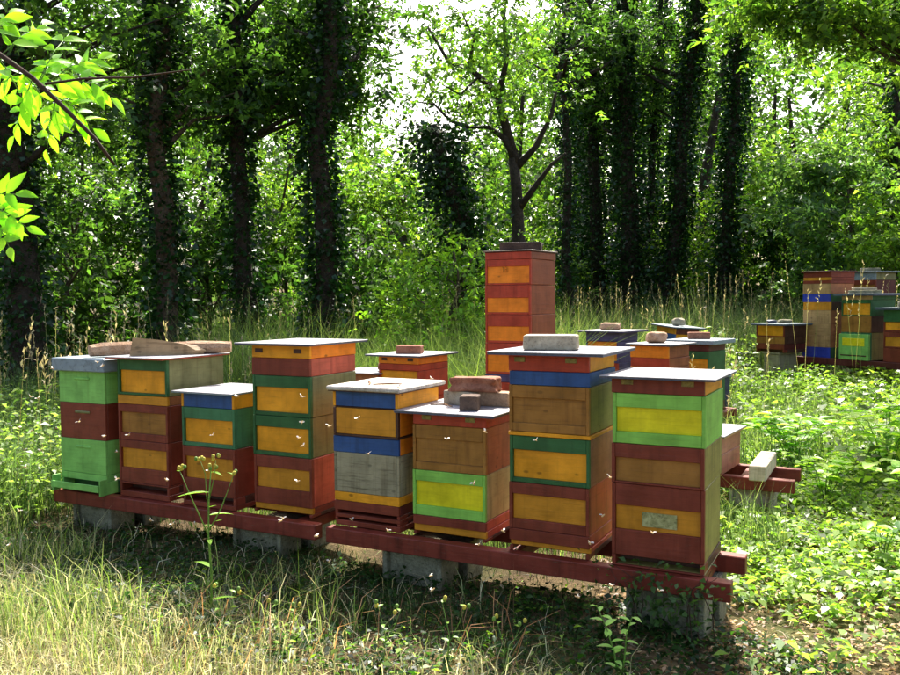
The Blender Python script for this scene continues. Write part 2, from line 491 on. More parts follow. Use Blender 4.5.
def tree(name, label, base, top, r0, clumps, nleaf, pal, size=.13, crad=.36, ivy=0, ivy_thick=.12, ivy_z=(0, 99), bark='bark', limb_r=.05,
         wob=.06, cat='tree', group=None, leafmat='leaf', spread=.3, r1=.35):
    t = thing(name, label, cat, base, 0, group)
    inv = Matrix.Translation(-Vector(base))
    pts = [p - Vector(base) for p in trunk_path(Vector(base) - Vector((0, 0, .1)), Vector(top), 8, wob)]
    rads = [r0 * (1.35 if i == 0 else 1) * (1 - (1 - r1) * i / 8) for i in range(9)]
    b = MB(); b.tube(pts, rads, 10, .07); b.build('trunk', M[bark], t, True)
    cl = [Vector(c) - Vector(base) for c in clumps]
    if cl:
        b = MB()
        for c in cl[:26]:
            zz = max(.12, min(.97, (c.z - .35 * (Vector((c.x, c.y)) - Vector((pts[4].x, pts[4].y))).length - .3) / max(.1, pts[-1].z)))
            f = zz * 8; i = min(7, int(f)); p0 = pts[i].lerp(pts[i + 1], f - i)
            m1 = p0.lerp(c, .5) + Vector((random.gauss(0, .15), random.gauss(0, .15), random.gauss(.1, .1)))
            lr = limb_r * random.uniform(.6, 1.2)
            b.tube([p0, p0.lerp(m1, .5) + Vector((0, 0, .03)), m1, m1.lerp(c, .6), c], [lr, lr * .85, lr * .6, lr * .4, lr * .15], 5, .1)
        b.build('limb', M[bark], t, True)
        C = clump_points([tuple(c) for c in cl], nleaf, crad)
        C = C[C[:, 2] > .05]
        sprays('crown', C, int(nleaf * 1.25), size * .9, pal, M[leafmat], t, spread=spread)
    if ivy:
        ivy_on(pts, rads, ivy, ivy_thick, t, ivy_z[0], ivy_z[1])
    return t
def cloud(cx, cy, cz, rx, ry, rz, n, zmin=.4):
    out = []
    while len(out) < n:
        a, b_, c_ = random.uniform(-1, 1), random.uniform(-1, 1), random.uniform(-1, 1)
        if a * a + b_ * b_ + c_ * c_ < 1 and cz + c_ * rz > zmin: out.append((cx + a * rx, cy + b_ * ry, cz + c_ * rz))
    return out

def build_trees():
    g = 'ivy-clad trees along the edge of the clearing'
    def T(label, u, y, u2, H, r, cl, nl, pal=GREEN, **k):
        b0 = at(u, 0, y); b0.z = float(gz(b0.x, b0.y))
        tp = at(u2, H, y + .3)
        clumps = []
        for (cu, cz, ru, rz, n) in cl:
            c = at(cu, cz, y)
            clumps += cloud(c.x, c.y + random.uniform(.3, 1.6), cz, ru, min(ru, 1.5), rz, n)
        tree('ivy_tree', label, b0, tp, r, clumps, nl, pal, group=g, **k)
    T('thickest dark ivy-clad trunk at the far left edge of the wood', 24, 11, 14, 7.5, .26, [(75, 5.0, 1.5, 1.3, 18)], 3600, ivy=5200, ivy_thick=.1)
    T('straight trunk with bare reddish bark showing between ivy, second from the left', 170, 12, 158, 8, .17, [(115, 5.4, 1.2, 1.3, 18), (212, 5.2, .8, 1.5, 12)], 4600, bark='bark_pale', ivy=5600, ivy_thick=.13)
    T('slender ivy-clad trunk between the reddish trunk and the thick leaning one', 246, 13, 234, 8, .17, [(275, 5.8, 1.1, 1.6, 18)], 4600, ivy=4600, ivy_thick=.11)
    T('dark trunk leaning slightly right beside the patch of open sky', 316, 12.5, 342, 7.8, .2, [(352, 5.9, .6, 1.0, 12), (292, 5.4, .7, 1.4, 12)], 5000, ivy=5600, ivy_thick=.1)
    T('thin upright trunk just behind the tall red hive', 566, 19.5, 566, 9.4, .13, [(575, 7.47, 1.38, 1.49, 14)], 2600, ivy=4000, ivy_thick=.12)
    T('ivy-covered trunk in the dense dark group, leftmost of the group', 597, 22.0, 590, 10.2, .22, [(600, 7.47, 1.72, 1.84, 16)], 3000, ivy=9000, ivy_thick=.18)
    T('broad ivy-wrapped trunk in the middle of the dense dark group', 630, 20.7, 622, 9.7, .27, [(620, 6.74, 1.38, 2.07, 16)], 3000, ivy=10500, ivy_thick=.15)
    T('ivy-covered trunk leaning right at the right of the dense dark group', 662, 20.1, 700, 9.5, .22, [(675, 7.23, 1.26, 1.49, 12)], 2400, ivy=10500, ivy_thick=.17)
    T('slim dark ivy column standing alone with bright leaves either side', 716, 19.5, 744, 9.3, .17, [(742, 8.20, 1.15, 1.03, 9)], 1800, ivy=9500, ivy_thick=.15)
    T('dark ivy trunk at the right edge of the picture', 893, 18, 897, 8.5, .2, [(920, 5.2, 1.2, 2.2, 22)], 7000, pal=LIME, ivy=4500, ivy_thick=.13)
    T('thin dark stem between the broad trunk and the one leaning right', 648, 22, 660, 10.0, .14, [], 0, ivy=5500, ivy_thick=.12)
    T('thin ivy stem right behind the tall red hive and left of the dark group', 580, 24, 584, 10.8, .15, [], 0, ivy=5000, ivy_thick=.13)
    # dead leaning stem smothered in ivy
    b0 = at(500, 0, 14); tp = at(434, 4.4, 14.2)
    t = thing('ivy_stump', 'leaning broken stem smothered in a dark mass of ivy', 'tree', b0)
    pts = [p - b0 for p in trunk_path(b0, tp, 8, .05)]; rads = [.2 * (1 - .06 * i) for i in range(9)]
    b = MB(); b.tube(pts, rads, 8, .08); b.build('trunk', M['bark'], t, True)
    ivy_on(pts, rads, 7500, .26, t)
    # bare forked tree
    b0 = at(519, 0, 15)
    t = thing('forked_tree', 'slender bare forked tree with thin airy foliage against bright sky', 'tree', b0)
    def W(*q): return [at(u, CAM_H + (299 - v) / 851.8 * 15, 15 + dy) - b0 for u, v, dy in q]
    b = MB(); b.tube(W((519, 385, 0), (518, 300, 0), (519, 240, 0), (517, 190, 0), (514, 160, 0)), [.17, .13, .115, .1, .09], 9, .05); b.build('trunk', M['bark'], t, True)
    tips = []
    for q, r in (([(517, 162, 0), (505, 140, 0), (490, 128, .1), (470, 126, .3)], .06), ([(516, 165, 0), (504, 118, .1), (497, 92, .2), (470, 66, .3), (452, 60, .5), (430, 20, .6)], .07),
                 ([(500, 96, .1), (508, 60, .2), (505, 20, .1), (512, -30, 0)], .05), ([(518, 168, 0), (536, 150, -.1), (552, 120, -.2), (560, 80, -.3)], .055),
                 ([(518, 212, 0), (535, 190, -.2), (552, 170, -.4), (566, 160, -.5)], .055), ([(470, 126, .3), (452, 118, .4), (436, 100, .5), (410, 95, .6)], .03),
                 ([(497, 92, .2), (480, 80, 0), (462, 100, -.2), (445, 92, -.3)], .03), ([(470, 66, .3), (476, 40, .2), (462, 10, .2)], .03)):
        b = MB(); p = W(*q); b.tube(p, [r * 1.3 * (1 - .75 * i / (len(p) - 1)) for i in range(len(p))], 6, .08); b.build('limb', M['bark'], t, True)
        tips += [q_ for q_ in p[1:] if q_.z > 4.6]
    cl = []
    for p in tips:
        for _ in range(2): cl.append(tuple(p + Vector((random.gauss(0, .4), random.gauss(.2, .5), random.gauss(.25, .35)))))
    sprays('crown', clump_points(cl, 1000, .36), 5600, .1, GREEN + LIME[:2], M['leaf'], t)
    # understorey
    g2 = 'shrubs and young trees under the wood edge'
    def Sx(label, u, y, H, ru, n, nl, pal=LIME, size=.13, name='shrub', **k):
        b0 = at(u, 0, y); b0.z = float(gz(b0.x, b0.y))
        cl = cloud(b0.x, b0.y, b0.z + H * .55, ru, ru * .8, H * .5, n, b0.z + .25)
        tree(name, label, b0, b0 + Vector((random.gauss(0, .2), .1, H * .85)), .05, cl, nl, pal, size, .32, bark='bark_pale', limb_r=.02, cat='shrub', group=g2, **k)
    Sx('dark shrub at the far left behind the tall seeding grass', 60, 13, 3.4, 1.6, 30, 6000, GREEN)
    Sx('mid-green bush between the two leftmost trunks', 110, 15, 3.6, 1.5, 30, 6500, GREEN + LIME[:1])
    Sx('leafy bush between the reddish trunk and the slender trunk', 205, 15.5, 3.8, 1.4, 30, 6500, GREEN)
    Sx('tall bright sunlit shrub seen right of the slender trunk', 283, 17, 5.2, 1.3, 34, 7500, LIME + GREEN)
    Sx('dark shrub low down beside the leaning dark trunk', 352, 14, 2.8, 1.1, 26, 5000, GREEN)
    Sx('bright lime young shrub left of the tall red hive', 445, 12.5, 2.6, .75, 26, 5200, LIME + ['8fbc3c'], .1)
    Sx('lime shrub higher up behind the leaning dark trunk', 385, 18, 4.4, 1.4, 30, 6000, LIME + GREEN)
    Sx('soft green bush behind the forked tree', 535, 21, 3.0, 1.2, 22, 4200, LIME + GREEN)
    Sx('dense low thicket behind the dark trunk group', 610, 25, 3.4, 2.2, 36, 8000, LIME)
    Sx('bright bush in the gap between the dark group and the lone ivy column', 690, 22, 3.4, 1.4, 28, 6500, LIME + ['9ab84c'])
    Sx('bright bush right of the lone ivy column', 765, 21, 4.6, 1.6, 34, 8500, LIME)
    Sx('silvery grey-green bush filling the right of the wood edge', 838, 17.5, 5.0, 1.5, 36, 9000, GREYGREEN + LIME[:1], .14)
    Sx('shrub with leaves darkened as a shaded hollow behind the far hive stack', 800, 20, 3.0, 1.6, 26, 5500, DARK)  # dark leaf palette paints the shade of a hollow
    Sx('leafy bush at the right edge behind the far hives', 905, 16, 3.4, 1.1, 24, 5000, LIME)
    # overhanging maple, its stem outside the view to the right
    b0 = at(1010, 0, 10); cl = []
    for (u, z, r, n) in ((900, 4.75, .7, 14), (830, 4.75, .6, 12), (768, 4.95, .45, 8), (950, 4.6, .8, 12)):
        c = at(u, z, 10); cl += cloud(c.x, c.y, z, r, r, r * .55, n)
    tree('maple_tree', 'maple whose sunlit boughs hang in at the top right corner', b0, at(990, 5.4, 10), .18, cl, 9500, LIME + GREEN, .1, .26, limb_r=.03)
    # the wood beyond
    cl = []
    for k in range(330):
        u = random.uniform(-150, 1050); y = random.uniform(24, 40)
        top = 10.5
        if 340 < u < 560: top = 3.6 + abs(u - 445) * .012
        if 770 < u < 830: top = 6.5
        z = random.uniform(.2, 1) ** .8 * top
        p = at(u, z + .6, y); cl.append(tuple(p))
    for k in range(130):
        u = random.uniform(-150, 1050); y = random.uniform(26, 36)
        if 355 < u < 490: continue
        if u > 690: continue
        p = at(u, random.uniform(8, 11.5), y); cl.append(tuple(p))
    for k in range(70):
        u = random.uniform(340, 570); y = random.uniform(28, 42)
        p = at(u, 1.5 + (random.random() ** 1.1) * (.21 if u < 425 else .33) * y, y); cl.append(tuple(p))
    for k in range(46):
        u = random.uniform(770, 1050); y = random.uniform(26, 38)
        if 792 < u < 822: continue
        cl.append(tuple(at(u, 1.5 + random.uniform(.12, .34) * y, y)))
    C = clump_points(cl, 16500, .8)
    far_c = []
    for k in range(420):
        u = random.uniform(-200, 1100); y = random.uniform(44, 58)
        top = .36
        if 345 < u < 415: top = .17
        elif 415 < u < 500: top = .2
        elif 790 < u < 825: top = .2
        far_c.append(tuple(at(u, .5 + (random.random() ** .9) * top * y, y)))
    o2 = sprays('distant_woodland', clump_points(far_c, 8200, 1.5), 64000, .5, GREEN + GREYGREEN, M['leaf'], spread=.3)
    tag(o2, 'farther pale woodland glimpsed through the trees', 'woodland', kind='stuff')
    o = sprays('woodland', C, 120000, .22, GREEN + GREEN + LIME, M['leaf'], spread=.35)
    tag(o, 'hazy mass of leafy woodland closing the view behind the clearing', 'woodland', kind='stuff')
    b = MB()
    for k in range(46):
        u = random.uniform(-150, 1050); y = random.uniform(24, 40); p = at(u, 0, y); p.z = float(gz(p.x, p.y)) - .1
        h = random.uniform(5, 8.5) if not 340 < u < 500 else 3.5
        b.tube([p, p + Vector((random.gauss(0, .2), 0, h * .5)), p + Vector((random.gauss(0, .5), 0, h))], [.22, .16, .05], 6, .05)
    tag(b.build('woodland_trunks', M['bark']), 'far tree trunks standing in the woodland behind', 'trunks', kind='stuff')
build_trees()

# ------------------------------------------------------------------ hives
def frame_box(hv, x0, x1, D, z0, z1, f, top, rail, pan, side, rec=.016, st=.017, end=None, name='hive_box'):
    """a wooden hive body: core and side walls, with its front made of a top board, a recessed panel, a bottom rail and two stiles"""
    g = .0012
    b = MB(); b.box(x0, x1, .022, D, z0 + g, z1 - g, .003)
    ob = b.build(name, M[side], hv); ob.rotation_euler = (0, 0, random.gauss(0, .005))
    zt = z1 - (z1 - z0) * top; zr = z0 + (z1 - z0) * rail
    b = MB(); b.box(x0 + st, x1 - st, 0, .0215, zt, z1 - g, .002); b.build('top_board', M[f], ob)
    if rail > .01:
        b = MB(); b.box(x0 + st, x1 - st, 0, .0215, z0 + g, zr, .002); b.build('bottom_rail', M[f], ob)
    for xa, xb in ((x0, x0 + st - .001), (x1 - st + .001, x1)):
        b = MB(); b.box(xa, xb, -.001, .0214, z0 + g, z1 - g, .0015); b.build('side_stile', M[end or f], ob)
    b = MB(); b.box(x0 + st, x1 - st, rec, .0212, zr, zt, .0008); b.build('front_panel', M[pan], ob)
    return ob
def slab(hv, x0, x1, D, z0, z1, f, side, y0=0.0, end=None, name='hive_rim'):
    g = .001
    b = MB(); b.box(x0, x1, .02 + y0, D, z0 + g, z1 - g, .0025)
    ob = b.build(name, M[side], hv); ob.rotation_euler = (0, 0, random.gauss(0, .005))
    st = .018 if end else 0
    b = MB(); b.box(x0 + st, x1 - st, y0, .0195 + y0, z0 + g, z1 - g, .002); b.build('front_board', M[f], ob)
    if end:
        for xa, xb in ((x0, x0 + st - .001), (x1 - st + .001, x1)):
            b = MB(); b.box(xa, xb, y0 - .001, .0194 + y0, z0 + g, z1 - g, .0015); b.build('end_board', M[end], ob)
    return ob
def slit(hv, x0, x1, D, z0, z1, f, side):
    """the flight hole: an open slot between two cheeks with a dark floor behind"""
    b = MB(); b.box(x0, x1, .09, D, z0, z1, .001); ob = b.build('entrance', M[side], hv)
    for xa, xb in ((x0, x0 + .018), (x1 - .018, x1)):
        b = MB(); b.box(xa, xb, 0, .089, z0, z1, .0015); b.build('entrance_cheek', M[f], ob)
    return ob
def flat_lid(hv, x0, x1, y0, y1, z, t=.014, mat='lid_sheet', edge='lid_dark'):
    b = MB(); b.box(x0, x1, y0, y1, z + .0005, z + t * .6, .001); core = b.build('lid', M[edge], hv)
    b = MB(); b.box(x0 - .003, x1 + .003, y0 - .003, y1 + .003, z + t * .6 + .0004, z + t, .002); b.build('lid_sheet', M[mat], core)
    core.rotation_euler = (0, 0, random.gauss(0, .012))
    return core
def plates(hv, w, z, xs=(.12, .82), mat='brass'):
    for f in xs:
        b = MB(); b.box(w * f - .028, w * f + .028, -.004, -.0005, z - .026, z - .002, .001); b.build('name_plate', M[mat], hv)

HIVES = {}
def hive(label, s, o, w, z0, h, D, marks, secs, group, yaw=0.0, tilt=(0, 0), loc=None, side_jit=.003):
    """marks: the heights of the joints counted down the front edge, the last one the floor; secs: one spec per gap"""
    x, y = loc if loc else row(s, o)
    hv = thing('beehive', label, 'beehive', (x, y, z0), -TH + yaw, group, tilt)
    top, bot = marks[0], marks[-1]
    for k, sp in enumerate(secs):
        za = h * (bot - marks[k + 1]) / (bot - top); zb = h * (bot - marks[k]) / (bot - top)
        j = random.uniform(-side_jit, side_jit); j2 = random.uniform(-side_jit, side_jit) * .6
        kind = sp[0]
        if kind == 'frame':
            _, f, pan, side, tp, rl = sp[:6]; kw = sp[6] if len(sp) > 6 else {}
            frame_box(hv, j, w + j, D + j2, za, zb, f, tp, rl, pan, side, **kw)
        elif kind == 'slab':
            _, f, side = sp[:3]; kw = sp[3] if len(sp) > 3 else {}
            dx = kw.pop('wide', 0) if kw else 0
            slab(hv, j - dx, w + j + dx, D + j2, za, zb, f, side, **kw)
        elif kind == 'slit':
            slit(hv, 0, w, D, za, zb, sp[1], sp[2])
    return hv
G1 = 'beehives in the front row'
GX = 'beehives standing behind the front row'
ZB = .275
R0 = 3.9032
def fr(s, o): return dict(s=s, o=R0 + o, z0=ZB)

# 1: green and brown plain boxes under a deep metal cap
h1 = hive('leftmost front hive, plain green and brown boxes under a deep grey cap', -4.924, R0 - .058, .43, ZB, .802, .46,
          [369, 401, 437, 471, 478, 490], [('slab', 'leaf_green', 'leaf_green'), ('slab', 'red_brown', 'red_brown'), ('slab', 'leaf_green', 'leaf_green'),
           ('slab', 'leaf_green', 'leaf_green'), ('slit', 'leaf_green', 'dark_green')], G1)
b = MB(); b.box(-.032, .462, -.035, .49, .80, .885, .006); b.build('lid', M['lid_grey'], h1)
for zc, mt in ((.755, 'leaf_green'), (.535, 'khaki'), (.305, 'leaf_green')):
    b = MB(); b.box(.15, .29, -.008, .0005, zc - .012, zc + .004, .004); b.build('hand_hold', M[mt], h1)
tr = MB(); tr.box(-.008, .425, -.062, -.001, .03, .042, .002); land = tr.build('landing_board', M['dark_green'], h1)
for q in ((-.014, .431, -.075, -.0625, .028, .072), (-.02, -.0085, -.062, -.001, .0, .105), (.4255, .437, -.062, -.001, .0, .105)):
    b = MB(); b.box(*q, .002); b.build('landing_rim', M['leaf_green'], land)
# 2
h2 = hive('front hive with deep khaki-sided green top box, wood logs on its lid', -4.412, R0 - .025, .43, ZB, .89, .51,
          [357, 393, 402, 438, 480, 482, 489, 495],
          [('frame', 'dark_green', 'ochre', 'khaki', .31, .07), ('slab', 'ochre_deep', 'rust_wood'), ('frame', 'red_brown', 'wood_brown', 'red_brown', .22, .2),
           ('frame', 'red_brown', 'ochre_deep', 'red_brown', .19, .34), ('slab', 'red_brown', 'red_brown'), ('slit', 'red_brown', 'dark_brown'), ('slab', 'red_brown', 'red_brown')], G1)
flat_lid(h2, -.045, .455, -.06, .545, .89, .014, 'lid_sheet', 'pink_red')
# 3
h3 = hive('lowest front hive, blue rim over green box, between two taller hives', -3.859, R0 - .028, .416, ZB, .695, .46,
          [391, 405, 444, 492, 499, 504],
          [('slab', 'blue', 'ochre', dict(end='ochre')), ('frame', 'teal_green', 'ochre', 'teal_green', .30, .1), ('frame', 'red_brown', 'ochre_deep', 'red_brown', .21, .33),
           ('slit', 'red_brown', 'dark_brown'), ('slab', 'red_brown', 'red_brown')], G1)
flat_lid(h3, -.05, .43, -.035, .49, .695, .012, 'lid_sheet', 'lid_grey')
# 4
h4 = hive('tall front hive with orange and red rims above two green boxes', -3.355, R0 + .037, .421, ZB, .994, .47,
          [343, 355.5, 372.5, 412, 451, 499, 505, 508],
          [('slab', 'ochre', 'orange'), ('slab', 'red_brown', 'pink_red'), ('frame', 'dark_green', 'ochre', 'khaki', .29, .1), ('frame', 'dark_green', 'ochre', 'khaki', .28, .1),
           ('frame', 'red_brown', 'ochre_deep', 'pink_red', .25, .33), ('slab', 'ochre_deep', 'red_brown', dict(y0=.01)), ('slit', 'red_brown', 'dark_brown')], G1)
flat_lid(h4, -.075, .47, -.065, .53, .994, .014)
plates(h4, .421, .975, (.13, .80), 'dark_brown')
# 5
h5 = hive('front hive with two blue bands and a weathered grey box', -2.742, R0 - .005, .42, ZB, .752, .46,
          [389, 404, 405.5, 431.5, 434, 450, 490, 499, 508.5, 512, 516, 518.5, 524],
          [('slab', 'blue', 'ochre', dict(end='ochre')), ('slab', 'dark_brown', 'dark_brown', dict(y0=.006)), ('slab', 'ochre_deep', 'orange', dict(end='dark_brown')), ('slab', 'dark_brown', 'dark_brown', dict(y0=-.002)),
           ('slab', 'blue', 'orange'), ('slab', 'grey_wood', 'grey_wood', dict(end='grey_wood')), ('slab', 'ochre', 'ochre'), ('slab', 'red_brown', 'dark_red'),
           ('slit', 'red_brown', 'dark_brown'), ('slab', 'red_brown', 'red_brown'), ('slit', 'red_brown', 'dark_brown'), ('slab', 'red_brown', 'red_brown')], G1, side_jit=.006)
b = MB(); b.box(-.018, .438, -.03, .49, .7525, .758, .001); c5 = b.build('lid', M['dark_brown'], h5)
b = MB(); b.box(-.025, .445, -.04, .5, .7585, .782, .006); b.build('lid_cover', M['lid_board'], c5)
# 6
h6 = hive('front hive with lime and yellow lower box, loose bricks on its lid', -2.253, R0 + .022, .428, ZB, .653, .46,
          [411, 422, 466, 510, 519, 526, 529],
          [('slab', 'red', 'red'), ('frame', 'wood_brown', 'wood_brown', 'rust_wood', .30, .18, dict(rec=.012)), ('frame', 'lime', 'lemon', 'cream_lime', .24, .22),
           ('slab', 'red_brown', 'pink_red'), ('slab', 'ochre_deep', 'pink_red', dict(y0=.012)), ('slit', 'red_brown', 'dark_brown')], G1)
flat_lid(h6, -.08, .5, -.06, .52, .653, .016)
plates(h6, .428, .645, (.2, .80))
# 7
h7 = hive('tallest hive at the right of the front row, blue band under red rim', -1.675, R0 - .019, .414, ZB, .98, .43,
          [352, 368, 382, 428, 432, 478.5, 525, 537, 542, 547],
          [('slab', 'red', 'ochre'), ('slab', 'blue', 'blue'), ('frame', 'wood_brown', 'wood_brown', 'olive_wood', .27, .19, dict(rec=.012)), ('slab', 'ochre', 'ochre', dict(y0=-.005, wide=.005)),
           ('frame', 'dark_green', 'ochre', 'pink_brown', .30, .1), ('frame', 'red_brown', 'ochre_deep', 'pink_red', .25, .21), ('slab', 'red_brown', 'pink_red'),
           ('slab', 'ochre_deep', 'pink_red', dict(y0=.012)), ('slit', 'red_brown', 'dark_brown')], G1)
flat_lid(h7, -.085, .50, -.075, .52, .98, .017)
plates(h7, .414, .97, (.14, .78))
# 8
h8 = hive('rightmost front hive, lime and yellow top box, paper label below', -1.146, R0 - .034, .424, ZB, .885, .43,
          [375, 390, 440, 480, 552, 561, 563],
          [('slab', 'red_brown', 'ochre'), ('frame', 'lime', 'lemon', 'lime', .28, .23), ('frame', 'red_brown', 'wood_brown', 'olive_wood', .35, .05),
           ('frame', 'red_brown', 'ochre_deep', 'olive_wood', .30, .36), ('slit', 'red_brown', 'dark_brown'), ('slab', 'red_brown', 'olive_wood')], G1)
flat_lid(h8, -.04, .48, -.06, .475, .885, .013)
plates(h8, .424, .88, (.17, .82))
b = MB(); b.box(.14, .30, .0125, .0158, .195, .262, .0005); b.build('paper_label', M['paper'], h8)

# ---- second row
R2 = 6.17
def hz(marks, top, bot): return marks
h = hive('small orange hive with a grey lid half hidden behind the blue-banded hive', -4.30, R2, .42, .29, .60, .46, [370, 384, 420, 450, 462],
         [('slab', 'rust_wood', 'rust_wood'), ('frame', 'red_brown', 'ochre_deep', 'rust_wood', .3, .1), ('frame', 'red_brown', 'ochre_deep', 'red_brown', .3, .1), ('slit', 'red_brown', 'dark_brown')], GX)
flat_lid(h, -.04, .46, -.05, .51, .60, .014, 'lid_sheet', 'lid_dark'); HIVES['small'] = h
h = hive('orange and red hive with one flat brick on its lid, middle distance', -3.87, R2, .41, .29, .76, .46, [353, 361, 368, 398, 428, 445, 452],
         [('slab', 'orange', 'orange'), ('slab', 'red', 'red'), ('frame', 'red', 'ochre', 'red', .02, .1), ('frame', 'red', 'ochre', 'red', .3, .1), ('slab', 'red_brown', 'red_brown'), ('slit', 'red_brown', 'dark_brown')], GX, yaw=-.075)
flat_lid(h, -.09, .46, -.07, .56, .76, .016); plates(h, .41, .75, (.15, .8), 'dark_brown'); HIVES['r1'] = h
h = hive('very tall red hive tower with orange panels rising above the row', -2.865, R2, .402, .29, 1.606, .46, [252.5, 260, 286, 316, 345, 377, 385, 414, 443, 455, 460],
         [('slab', 'red', 'brick_red')] + [('frame', 'red', 'orange', 'brick_red', tp, .08, dict(rec=.008)) for tp in (.27, .43, .41, .38)] + [('slab', 'violet', 'brick_red')] +
         [('frame', 'red', 'orange', 'brick_red', .35, .08), ('frame', 'red', 'orange', 'brick_red', .35, .08), ('slab', 'red', 'brick_red'), ('slit', 'red', 'dark_brown')], GX, yaw=-.075)
flat_lid(h, -.012, .416, -.012, .475, 1.606, .012, 'lid_board', 'dark_brown'); HIVES['tall'] = h
# pencil stamp on the top panel: three worn characters
zc = 1.606 * (460 - 270.5) / (460 - 252.5)
b = MB()
for q in ((.150, .168, .020, .023), (.1575, .1605, -.018, .0195), (.176, .179, -.018, .023), (.1795, .190, .020, .023), (.1795, .188, .001, .004), (.1795, .190, -.018, -.015), (.1905, .1935, -.0145, .0195), (.200, .203, -.018, .023)):
    b.box(q[0], q[1], .0072, .0082, zc + q[2], zc + q[3], .0003)
b.build('panel_marking', M['mark'], h)
h = hive('low pale hive nearly hidden behind the rightmost front hive', 0, 0, .42, .29, .265, .53, [427, 445, 466], [('slab', 'red_brown', 'pink_brown'), ('frame', 'red_brown', 'ochre', 'pink_brown', .3, .15)], GX, yaw=-.096, loc=(1.517, 6.078))
flat_lid(h, -.03, .45, -.04, .575, .265, .02, 'lid_sheet', 'raw_wood')
# ---- third row
h = hive('hive with a violet rim and lid and one orange panel, mid distance', 0, 0, .41, .30, .843, .46, [325, 333, 352, 372, 386, 392],
         [('slab', 'violet', 'violet'), ('frame', 'violet', 'orange', 'violet', .01, .1), ('frame', 'red', 'orange', 'violet', .3, .1), ('slab', 'red', 'red_brown'), ('slit', 'red_brown', 'dark_brown')], GX, yaw=-.22, loc=(1.55, 9.7))
flat_lid(h, -.09, .50, -.06, .54, .843, .02, 'lid_sheet', 'violet'); HIVES['violet'] = h
h = hive('orange hive with one red stripe and a rough stone on its lid', 0, 0, .41, .30, .76, .46, [346.5, 354.5, 360.5, 372, 392, 398],
         [('slab', 'orange', 'brick_red'), ('slab', 'red', 'brick_red'), ('slab', 'orange', 'brick_red'), ('frame', 'red', 'orange', 'brick_red', .3, .1), ('slit', 'red_brown', 'dark_brown')], GX, yaw=-.23, loc=(1.79, 8.44))
flat_lid(h, -.03, .45, -.04, .51, .76, .02, 'lid_sheet', 'lid_dark'); HIVES['orange'] = h
h = hive('dark green hive under a broad flat grey lid, brick on it', 0, 0, .42, .30, .72, .46, [346, 352, 374, 396, 402],
         [('slab', 'dark_red', 'dark_red'), ('frame', 'dark_green', 'ochre', 'dark_green', .3, .1), ('frame', 'dark_green', 'ochre', 'dark_green', .3, .1), ('slit', 'red_brown', 'dark_brown')], GX, yaw=-.22, loc=(2.47, 9.45))
b = MB(); b.box(-.06, .50, -.07, .55, .72, .765, .004); b.build('lid', M['lid_grey'], h); HIVES['greylid'] = h
h = hive('tilted hive with blue and yellow sides, its lid sloping to the right', 0, 0, .36, .32, .84, .42, [322, 328, 336, 356, 376, 384],
         [('slab', 'ochre_deep', 'dark_red'), ('slab', 'blue', 'ochre'), ('frame', 'blue', 'ochre', 'ochre', .3, .1), ('frame', 'red_brown', 'ochre', 'red_brown', .3, .1), ('slit', 'red_brown', 'dark_brown')],
         GX, yaw=-.62, tilt=(math.radians(-3), math.radians(4.5)), loc=(2.72, 11.5))
flat_lid(h, -.05, .41, -.06, .48, .84, .02, 'lid_grey', 'lid_dark'); HIVES['tilted'] = h
# ---- far right stand
GF = 'beehives on the far stand at the right'
ZF = .62
AF = math.radians(63); YF = TH - AF
def far(k, off=0.0): return (5.39 + k * math.cos(AF) + off * math.sin(AF), 13.0 - k * math.sin(AF) + off * math.cos(AF))
h = hive('tall stack of pale wooden boxes with two blue bands on the far stand', 0, 0, .49, ZF, 1.27, .52, [274, 279, 282, 285, 295, 303, 311, 324, 335.5, 347, 357],
         [('slab', 'red_brown', 'red_brown'), ('slab', 'ochre_deep', 'red_brown'), ('slab', 'red_brown', 'red_brown'), ('slab', 'raw_wood', 'rust_wood'), ('slab', 'royal_blue', 'dark_green'), ('slab', 'ochre_deep', 'dark_brown'),
          ('slab', 'raw_wood', 'rust_wood'), ('slab', 'raw_wood', 'rust_wood'), ('slab', 'raw_wood', 'rust_wood'), ('slab', 'royal_blue', 'dark_green')], GF, side_jit=.008, yaw=YF, loc=far(0))
flat_lid(h, -.02, .51, -.03, .55, 1.27, .02, 'dark_red', 'dark_red')
h = hive('far hive with a green front box and dark green upper box', 0, 0, .48, ZF, .917, .52, [300, 304, 320, 336, 363],
         [('slab', 'raw_wood', 'dark_green'), ('frame', 'dark_green', 'ochre', 'dark_green', .22, .08), ('slab', 'wood_brown', 'dark_brown'), ('frame', 'teal_green', 'lemon', 'olive_wood', .2, .55)], GF, yaw=YF, loc=far(.68))
ob = MB(); ob.box(.0, .48, -.05, -.003, .0, .37, .004); ob = ob.build('front_flap', M['leaf_green'], h)
b = MB(); b.box(.06, .42, -.056, -.0505, .20, .31, .002); b.build('flap_panel', M['lemon'], ob)
b = MB(); b.box(.03, .45, -.055, -.0505, .055, .072, .001); b.build('flap_slot', M['dark_brown'], ob)
flat_lid(h, -.09, .57, -.07, .60, .917, .03, 'lid_grey', 'lid_dark'); HIVES['green'] = h
h = hive('far hive with ochre and dark red bands cut by the right edge', 0, 0, .49, ZF, .72, .52, [316, 328, 338, 354, 368],
         [('slab', 'dark_green', 'dark_green'), ('frame', 'red_brown', 'ochre', 'red_brown', .01, .2), ('frame', 'red_brown', 'ochre_deep', 'red_brown', .3, .1), ('slab', 'red_brown', 'red_brown')], GF, yaw=YF, loc=far(1.36))
flat_lid(h, -.09, .58, -.07, .60, .72, .03, 'lid_grey', 'lid_dark'); HIVES['edge'] = h
